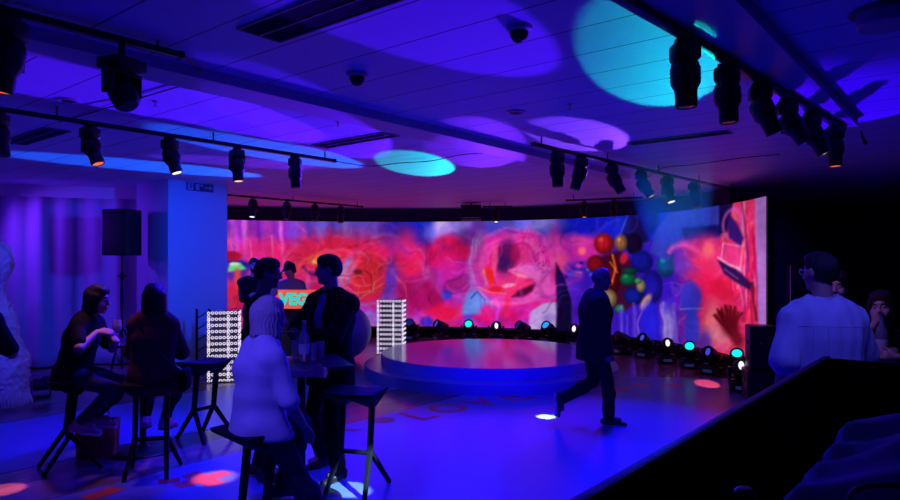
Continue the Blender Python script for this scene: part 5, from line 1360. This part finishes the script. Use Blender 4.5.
# 6 woman in brown, from behind
w = Person('woman in a brown patterned dress seen from behind, bag at her hip', (W2P.x, W2P.y, 0), 98, dict(
    pelvis=(0, 0, .865), chest=(.02, 0, 1.275), head=(.04, 0, 1.485), yaw=6, pitch=4, foot_r=(.14, -.06, .42), foot_l=(.2, .12, .42), kpole_r=(1, -.1, .5), kpole_l=(1, .1, .5), hand_r=(.33, -.10, 1.10), hand_l=(.33, .12, 1.12), epole_r=(-.5, -.5, -.8), epole_l=(-.5, .5, -.8), fat=1.0, shoulder=.15), .94)
w.body(M['skin']); w.hair(M['hair_brown'], 'bob', 8)
def skirt(F):
    F.slab(w.pel + np.array([0, 0, -.02]), w.pel + np.array([.18, 0, -.06]), (.20, .13), (.19, .10), (0, 1, 0), .05)
w.top('dress', M['cloth_brown'], .024, 1.85, .16, (.006, 22, 22, 16), seed=16, extra=skirt); w.trousers(M['cloth_black'], .006, .004, 1.9); w.shoes(M['shoe_pale'])
b = MB(); b.tube([Vector(w.ch + np.array([-.10, .10, .05])), Vector(w.ch + np.array([-.145, 0, -.14])), Vector(w.pel + np.array([-.12, -.14, .12])), Vector(w.pel + np.array([-.03, -.235, .0]))], .010); b.build('bag_strap', M['black'], w.root)
b = MB(); b.rbox(tuple(w.pel + np.array([.0, -.26, -.07])), (.22, .07, .19), .03); b.build('shoulder_bag', M['black_matte'], w.root)
# 7 cropped person at the left edge
p = PD(-40, 4.9)
w = Person('person in a black T-shirt cut off by the left edge, elbow showing', (p.x, p.y, 0), 100, dict(
    pelvis=(0, 0, .90), chest=(.03, 0, 1.38), head=(.06, 0, 1.62), yaw=10, hand_r=(.28, -.13, 1.10), hand_l=(.3, .1, 1.1), epole_r=(-.7, -.9, -.3), epole_l=(-.6, .8, -.3), fat=1.1, shoulder=.20))
w.body(M['skin_dark']); w.hair(M['hair_black'], 'short'); w.top('t_shirt', M['cloth_black'], .020, .85, .12, (.005, 22, 22, 18), seed=18); w.trousers(M['cloth_black']); w.shoes(M['shoe_dark'])
# 8, 9 DJs behind the booth
p = PD(254, 11.6)
w = Person('bearded man in a dark top standing behind the DJ booth at left', (p.x, p.y, 0), -72, dict(pelvis=(0, 0, .97), chest=(0, 0, 1.46), head=(.03, 0, 1.745), yaw=10, pitch=8, hand_l=(.28, .06, 1.12), hand_r=(.30, -.08, 1.22), curl_l=.6, curl_r=.6, shoulder=.2), 1.04, vox=.011)
w.body(M['skin']); w.eyes(); w.hair(M['hair_brown'], 'short'); w.top('sweater', M['cloth_black'], .018, 1.9, .12, seed=20, vox=.013); w.trousers(M['cloth_black']); w.shoes(M['shoe_dark'])
F = Field(w.hd - .25, w.hd + .2, .008); F.ell(w.H(.035, 0, -.075), (.068, .066, .062), w.R, .02); F.ell(w.H(.09, 0, -.02), (.06, .09, .045), w.R, .01, 's'); F.mesh('beard', M['hair_brown'], w.root)
p = PD(292, 11.5)
w = Person('DJ in a grey T-shirt, dark cap and headphones behind the letter sign', (p.x, p.y, 0), -100, dict(pelvis=(0, 0, .94), chest=(.03, 0, 1.41), head=(.09, 0, 1.655), yaw=-22, pitch=20, hand_l=(.36, .2, 1.12), hand_r=(.36, -.2, 1.12), epole_l=(-.6, .9, 0), epole_r=(-.6, -.9, 0)), 1.0, vox=.011)
w.body(M['skin']); w.eyes(); w.hair(M['hair_black'], 'crop'); w.top('t_shirt', M['cloth_grey'], .018, .9, .12, seed=22, vox=.013); w.trousers(M['cloth_black']); w.shoes(M['shoe_dark'])
F = Field(w.hd - .25, w.hd + .25, .008); F.ell(w.H(-.012, 0, .052), (.112, .093, .100), w.R, .02); F.ell(w.H(0, 0, -.07), (.2, .2, .11), w.R, .008, 's'); F.slab(w.H(.08, 0, .050), w.H(.155, 0, .038), (.07, .010), (.05, .007), w.l, .015); F.mesh('cap', M['cap'], w.root)
b = MB(); [b.cyl(w.H(-.01, q * .082, -.01), w.H(-.01, q * .11, -.01), .042, .036, 20) for q in (1, -1)]; b.tube([Vector(w.H(-.01, .118 * math.cos(t), .02 + .145 * math.sin(t))) for t in np.linspace(0, math.pi, 15)], .010); b.build('headphones', M['black_metal'], w.root)
# 10 man in the pale shirt, back to the camera
p = PD(822, 4.15)
WM = Vector((p.x, p.y, 0))
w = Person('man in a pale blue shirt and pale glasses standing with his back turned at right', (p.x, p.y, 0), 84, dict(
    pelvis=(0, 0, .98), chest=(.0, 0, 1.485), head=(.03, -.0, 1.735), yaw=26, pitch=2, foot_l=(0, .13, .085), foot_r=(0, -.13, .085), hand_l=(.05, .25, .98), hand_r=(.28, -.12, 1.18), epole_l=(-1, .35, 0), epole_r=(-.5, -1, -.3), fat=1.14, shoulder=.180, drop=.045), 1.0, vox=.008)
w.body(M['skin_dark']); w.hair(M['hair_black'], 'short', 11); shirt = w.top('shirt', M['cloth_pale'], .026, .96, .14, (.0050, 62, 66, 4), seed=25, vox=.008, boxy=.022); w.trousers(M['cloth_black']); w.shoes(M['shoe_dark']); w.glasses(M['frame_pale'])
from mathutils.bvhtree import BVHTree
bv = BVHTree.FromPolygons([v.co[:] for v in shirt.data.vertices], [p_.vertices[:] for p_ in shirt.data.polygons])
def bk(y, z):
    o_ = Vector(w.ch + w.lat * y + w.up * z) - Vector((.8, 0, 0)); h_ = bv.ray_cast(o_, Vector((1, 0, 0)))[0]
    return h_ if h_ is not None else o_ + Vector((.65, 0, 0))
b = MB(); b.tube([bk(y, -.075 - .12 * y * y) for y in np.linspace(-.19, .19, 25)], .003, 6); b.build('yoke_seam', M['cloth_pale'], w.root)
for y in (-.11, -.035, .035, .11):
    b = MB(); b.tube([bk(y * (1 + .25 * t), -.08 - .36 * t) for t in np.linspace(0, 1, 16)], [.006 * (1 - .6 * t) for t in np.linspace(0, 1, 16)], 6); b.build('pleat', M['cloth_pale'], w.root)
b = MB(); b.lathe([(.070, 0), (.079, .004), (.074, .05), (.066, .052), (.066, .0)], 28, w.ch + w.up * .045, w.up); b.build('collar', M['cloth_pale'], w.root)
for q in (1, -1):
    e_ = w.el[q]; d_ = unit(w.wr[q] - e_); b = MB(); b.lathe([(.055, 0), (.062, .004), (.064, .03), (.058, .045), (.050, .045), (.050, 0)], 24, e_ + d_ * .02, d_); b.build('rolled_cuff', M['cloth_pale'], w.root)
b = MB(); b.torus((0, 0, 0), .034, .006, (0, 0, 1), 24, 8); o = b.build('bracelet', M['chrome'], w.root); o.location = w.wr[1] + (w.el[1] - w.wr[1]) * .1
# 11 woman with hand on chin
p = PD(888, 5.35)
w = Person('woman with dark hair resting her chin on her hand at the right edge', (p.x, p.y, 0), 222, dict(
    pelvis=(0, 0, .80), chest=(.10, 0, 1.20), head=(.18, .0, 1.445), yaw=6, pitch=4, roll=5, foot_l=(.25, .1, .12), foot_r=(.28, -.1, .12), hand_r=(.27, -.02, 1.315), hand_l=(.42, .16, 1.09), epole_r=(.3, -.6, -1), epole_l=(-.4, .9, -.3),
    hdir_r=(.0, .10, 1), palm_r=(-1, .2, 0), thumb_r=(-.2, 1, 0), curl_r=.75, fat=.95, shoulder=.165), .94)
w.body(M['skin']); w.eyes(); w.hair(M['hair_brown'], 'bob', 12); w.top('top', M['cloth_black'], .018, 1.2, .12, seed=27); w.trousers(M['cloth_black']); w.shoes(M['shoe_dark'])
b = MB(); q_ = w.wr[-1] + (w.el[-1] - w.wr[-1]) * .22; b.torus((0, 0, 0), .034, .006, tuple(w.el[-1] - w.wr[-1]), 24, 8); o = b.build('watch', M['black'], w.root); o.location = q_
make_stool((p.x + .02, p.y + .02, 0), math.radians(130), 'dark bar stool under the woman resting her chin on her hand')
# 12 person behind the man in the pale shirt
p = PD(836, 5.6)
w = Person('person in dark clothes mostly hidden behind the man in the pale shirt', (p.x, p.y, 0), -112, dict(
    pelvis=(0, 0, .90), chest=(.03, 0, 1.36), head=(.06, 0, 1.595), yaw=-18, pitch=6, hand_l=(.28, .06, 1.09), hand_r=(.28, -.06, 1.09), shoulder=.17), .96)
w.body(M['skin']); w.eyes(); w.hair(M['hair_black'], 'long', 13); w.top('top', M['cloth_black'], .018, 1.9, .12, seed=29); w.trousers(M['cloth_black']); w.shoes(M['shoe_dark'])

# white fleecy figure at the left edge
def fleecy():
    p = PD(-13, 8.3); F = Field((-.75, -.65, -.02), (.75, .65, 2.15), .013)
    F.slab((0, 0, .10), (0, 0, .50), (.46, .40), (.45, .38), (1, 0, 0), .1); F.slab((0, 0, .5), (-.02, 0, 1.05), (.44, .36), (.33, .28), (1, 0, 0), .15); F.slab((-.02, 0, 1.05), (-.02, 0, 1.45), (.33, .28), (.21, .20), (1, 0, 0), .1)
    F.slab((-.01, 0, 1.50), (.12, -.04, 1.78), (.19, .17), (.19, .16), (1, 0, 0), .06); F.ell((.16, -.04, 1.80), (.17, .16, .26), None, .06)
    F.rough(.011, 60, 41)
    r = empty('fleecy_figure', p, 0, 'tall white shaggy fleece figure standing at the left edge before the curtain', 'statue')
    F.mesh('body', M['fleece'], r)
    b = MB(); rr = random.Random(4)
    for k in range(80):
        a = 2 * math.pi * k / 80; x, y = .47 * math.cos(a), .41 * math.sin(a); b.tube([(x * .96, y * .96, .16), (x * 1.03, y * 1.03, .07), (x * (1.05 + rr.uniform(0, .06)), y * (1.05 + rr.uniform(0, .06)), .008)], [.016, .012, .004], 5)
    b.build('fringe', M['fleece'], r)
fleecy()
# ------------------------------------------------------------------ light: blue wash from the tracks, added fill spots, beams from the floor heads
BL = (.006, .003, 1.0); VI = (.10, .012, 1.0); AZ = (.004, .12, 1.0); CY = (.0, .72, .80); PU = (.17, .02, 1.0); DB = (.04, .0, 1.0)
def wash(px_tr, px, target, power, col=BL, ang=100, z=-.46):
    a_, dv, L = px_tr; t = rail_at(px, a_, dv, L, 0); t.z += z
    return spot('wash_fill_light', t, target, power, col, ang, .6, .12)
K = .20
# blue floods, some with no fixture: most shine back from the far side
def flood(pos, target, power, col=BL, ang=75): return spot('wash_fill_light', pos, target, power * K, col, ang, .7, .12)
def below(tr, px, z=-.46):
    t = rail_at(px, *tr, 0); t.z += z; return t
flood(below(trE, 581), UV(4.2, 3.3, 0), 1500, BL, 95)
flood(below(trE, 641), UV(6.4, 3.2, 0), 1500, BL, 85)
flood(PD(640, 9.4, 2.85), (.6, 5.0, 0), 2300, BL, 70)
flood(PD(470, 9.8, 2.85), (-.6, 4.6, 0), 2300, BL, 70)
flood(PD(345, 10.5, 2.85), (-2.2, 5.6, 0), 1900, BL, 70)
flood(below(trC, 287), (-4.6, 8.0, 0), 3600, BL, 75)
flood(below(trB, 237), UV(2.0, 6.4, 0), 2200, (.02, .003, 1.0), 100)
flood(below(trD, 760), UV(5.2, 3.2, 0), 500, BL, 95)
flood(PD(545, 4.9, 2.9), (.75, 10.6, .4), 4800, (.02, 0, 1.0), 34)          # added fill on the face of the round stage, no fixture here
flood(UV(.4, 1.6, 2.85), UV(3.0, 3.2, 0), 260, BL, 100)
# azure on the pillar, violet on the curtain
spot('pillar_light', (-1.3, 7.4, 2.75), (PC.x + .25, PC.y + .2, 1.7), 640, (.0, .05, 1.0), 44, .5, .1)
spot('curtain_light', (-10.2, 8.7, 2.5), (-7.0, 11.1, 1.4), 230, VI, 80, .8, .06)
spot('curtain_light', (-7.6, 9.8, 2.8), (-5.4, 11.8, 1.4), 160, (.16, .02, 1.0), 90, .8, .06)
# beams from the floor heads up to the ceiling
def beam_to(key, target_px, power, col, ang, blend=.12, dz=.42):
    p = HPOS[key]; t = P(*target_px, CEIL); o = Vector((p.x, p.y, .33)); d = (t - o).normalized()
    return spot('beam_light', o + d * .30, t, power, col, ang, blend, .03)
beam_to('front', (428, 24), 2400, (.07, .005, 1.0), 8.7)
beam_to(690, (659, 70), 1150, CY, 7.2)
beam_to(667, (583, 139), 1900, (.22, .05, 1.0), 9.3)
beam_to(469, (419, 167), 1600, CY, 9.0)
beam_to(496, (478, 152), 900, PU, 9.0)
beam_to(441, (325, 133), 4400, (.07, .005, 1.0), 8.5)
beam_to(523, (290, 154), 8000, AZ, 8.0)
beam_to(549, (165, 168), 10500, AZ, 7.5)
beam_to(575, (115, 94), 12000, (.08, .006, 1.0), 8.5)
beam_to(411, (8, 171), 3500, AZ, 7.0)
beam_to(737, (866, 94), 1600, DB, 16.0)
beam_to(645, (250, 163), 2600, PU, 6.0)
# small hard spots on the floor
def floor_spot(origin, px, py, power, col, ang, blend=.5):
    return spot('floor_spot', origin, P(px, py), power, col, ang, blend, .01)
t = rail_at(685, aD, dD, LD, 0); floor_spot(Vector((t.x, t.y, t.z - .48)), 345, 489, 2600, (.45, .8, 1.0), 6.0)
t = rail_at(557, aE, dE, LE, 0); floor_spot(Vector((t.x, t.y, t.z - .48)), 546, 417, 2600, (.75, .9, 1.0), 5.6)
t = rail_at(237, aB, dB, LB, 0); floor_spot(Vector((t.x, t.y, t.z - .48)), 215, 478, 700, (1.0, .5, .7), 8.5, .8)
t = rail_at(90, aB, dB, LB, 0); floor_spot(Vector((t.x, t.y, t.z - .48)), 2, 490, 600, (1.0, .2, .16), 8.0)
t = rail_at(811, aD, dD, LD, 0); floor_spot(Vector((t.x, t.y, t.z - .48)), 707, 384, 14000, (1.0, .06, .05), 4.2)
# added fill on people, figure and wall without fixtures; warm ones hang on tracks
spot('wash_fill_light', (2.15, 3.0, 2.95), WM + Vector((0, -.1, 1.25)), 95, (.09, .07, 1.0), 50, .6, .08)
spot('wash_fill_light', (-2.0, 2.5, 2.95), BLP + Vector((0, 0, 1.1)), 230, (.08, .05, 1.0), 36, .6, .12)
spot('wash_fill_light', (2.0, 4.6, 2.85), (3.3, 5.3, 1.3), 45, (.35, .16, 1.0), 40, .6, .1)
spot('wash_fill_light', (-4.6, 5.4, 2.8), (-5.7, 8.3, 1.1), 220, (.06, .05, 1.0), 36, .6, .1)
t = rail_at(90, aB, dB, LB, 0); spot('warm_light', (t.x, t.y, t.z - .45), (W1P + W2P) / 2 + Vector((0, .1, 1.0)), 40, (1.0, .30, .36), 46, .7, .06)
t = rail_at(834, aD, dD, LD, 0); spot('warm_light', (t.x, t.y, t.z - .45), (4.6, 6.6, .9), 40, (1.0, .2, .12), 50, .7, .06)
spot('wash_fill_light', (6.2, 9.4, 2.6), (6.2, 13.8, 1.5), 110, (.05, .01, 1.0), 46, 1.0, .1)
# haze standing in the cyan beam above the right floor heads
def haze(key, target_px, ang, dens, name, label, col, t0=.5, t1=.62):
    p = HPOS[key]; t = P(*target_px, CEIL); o = Vector((p.x, p.y, .33)); d = t - o; L = d.length; d.normalize()
    r = math.tan(math.radians(ang / 2))
    a_, b_ = L * .66, L * .85
    ob = MB().cyl(o + d * a_, o + d * b_, r * (a_ - .28) * 1.02 + .01, r * (b_ - .28) * 1.02 + .01, 40)
    m = bpy.data.materials.new(name + '_air'); m.use_nodes = True; nt = m.node_tree; nt.nodes.clear()
    v = nt.nodes.new('ShaderNodeVolumeScatter'); v.inputs['Density'].default_value = dens; v.inputs['Anisotropy'].default_value = .7; v.inputs['Color'].default_value = (*col, 1)
    om = nt.nodes.new('ShaderNodeOutputMaterial'); nt.links.new(v.outputs[0], om.inputs['Volume'])
    ob = ob.build(name, m); ob['kind'] = 'stuff'; tag(ob, label, 'haze')
haze(690, (659, 70), 7.2, .09, 'light_haze', 'faint blue haze hanging in the beam above the LED wall right part', (.08, .38, 1.0))
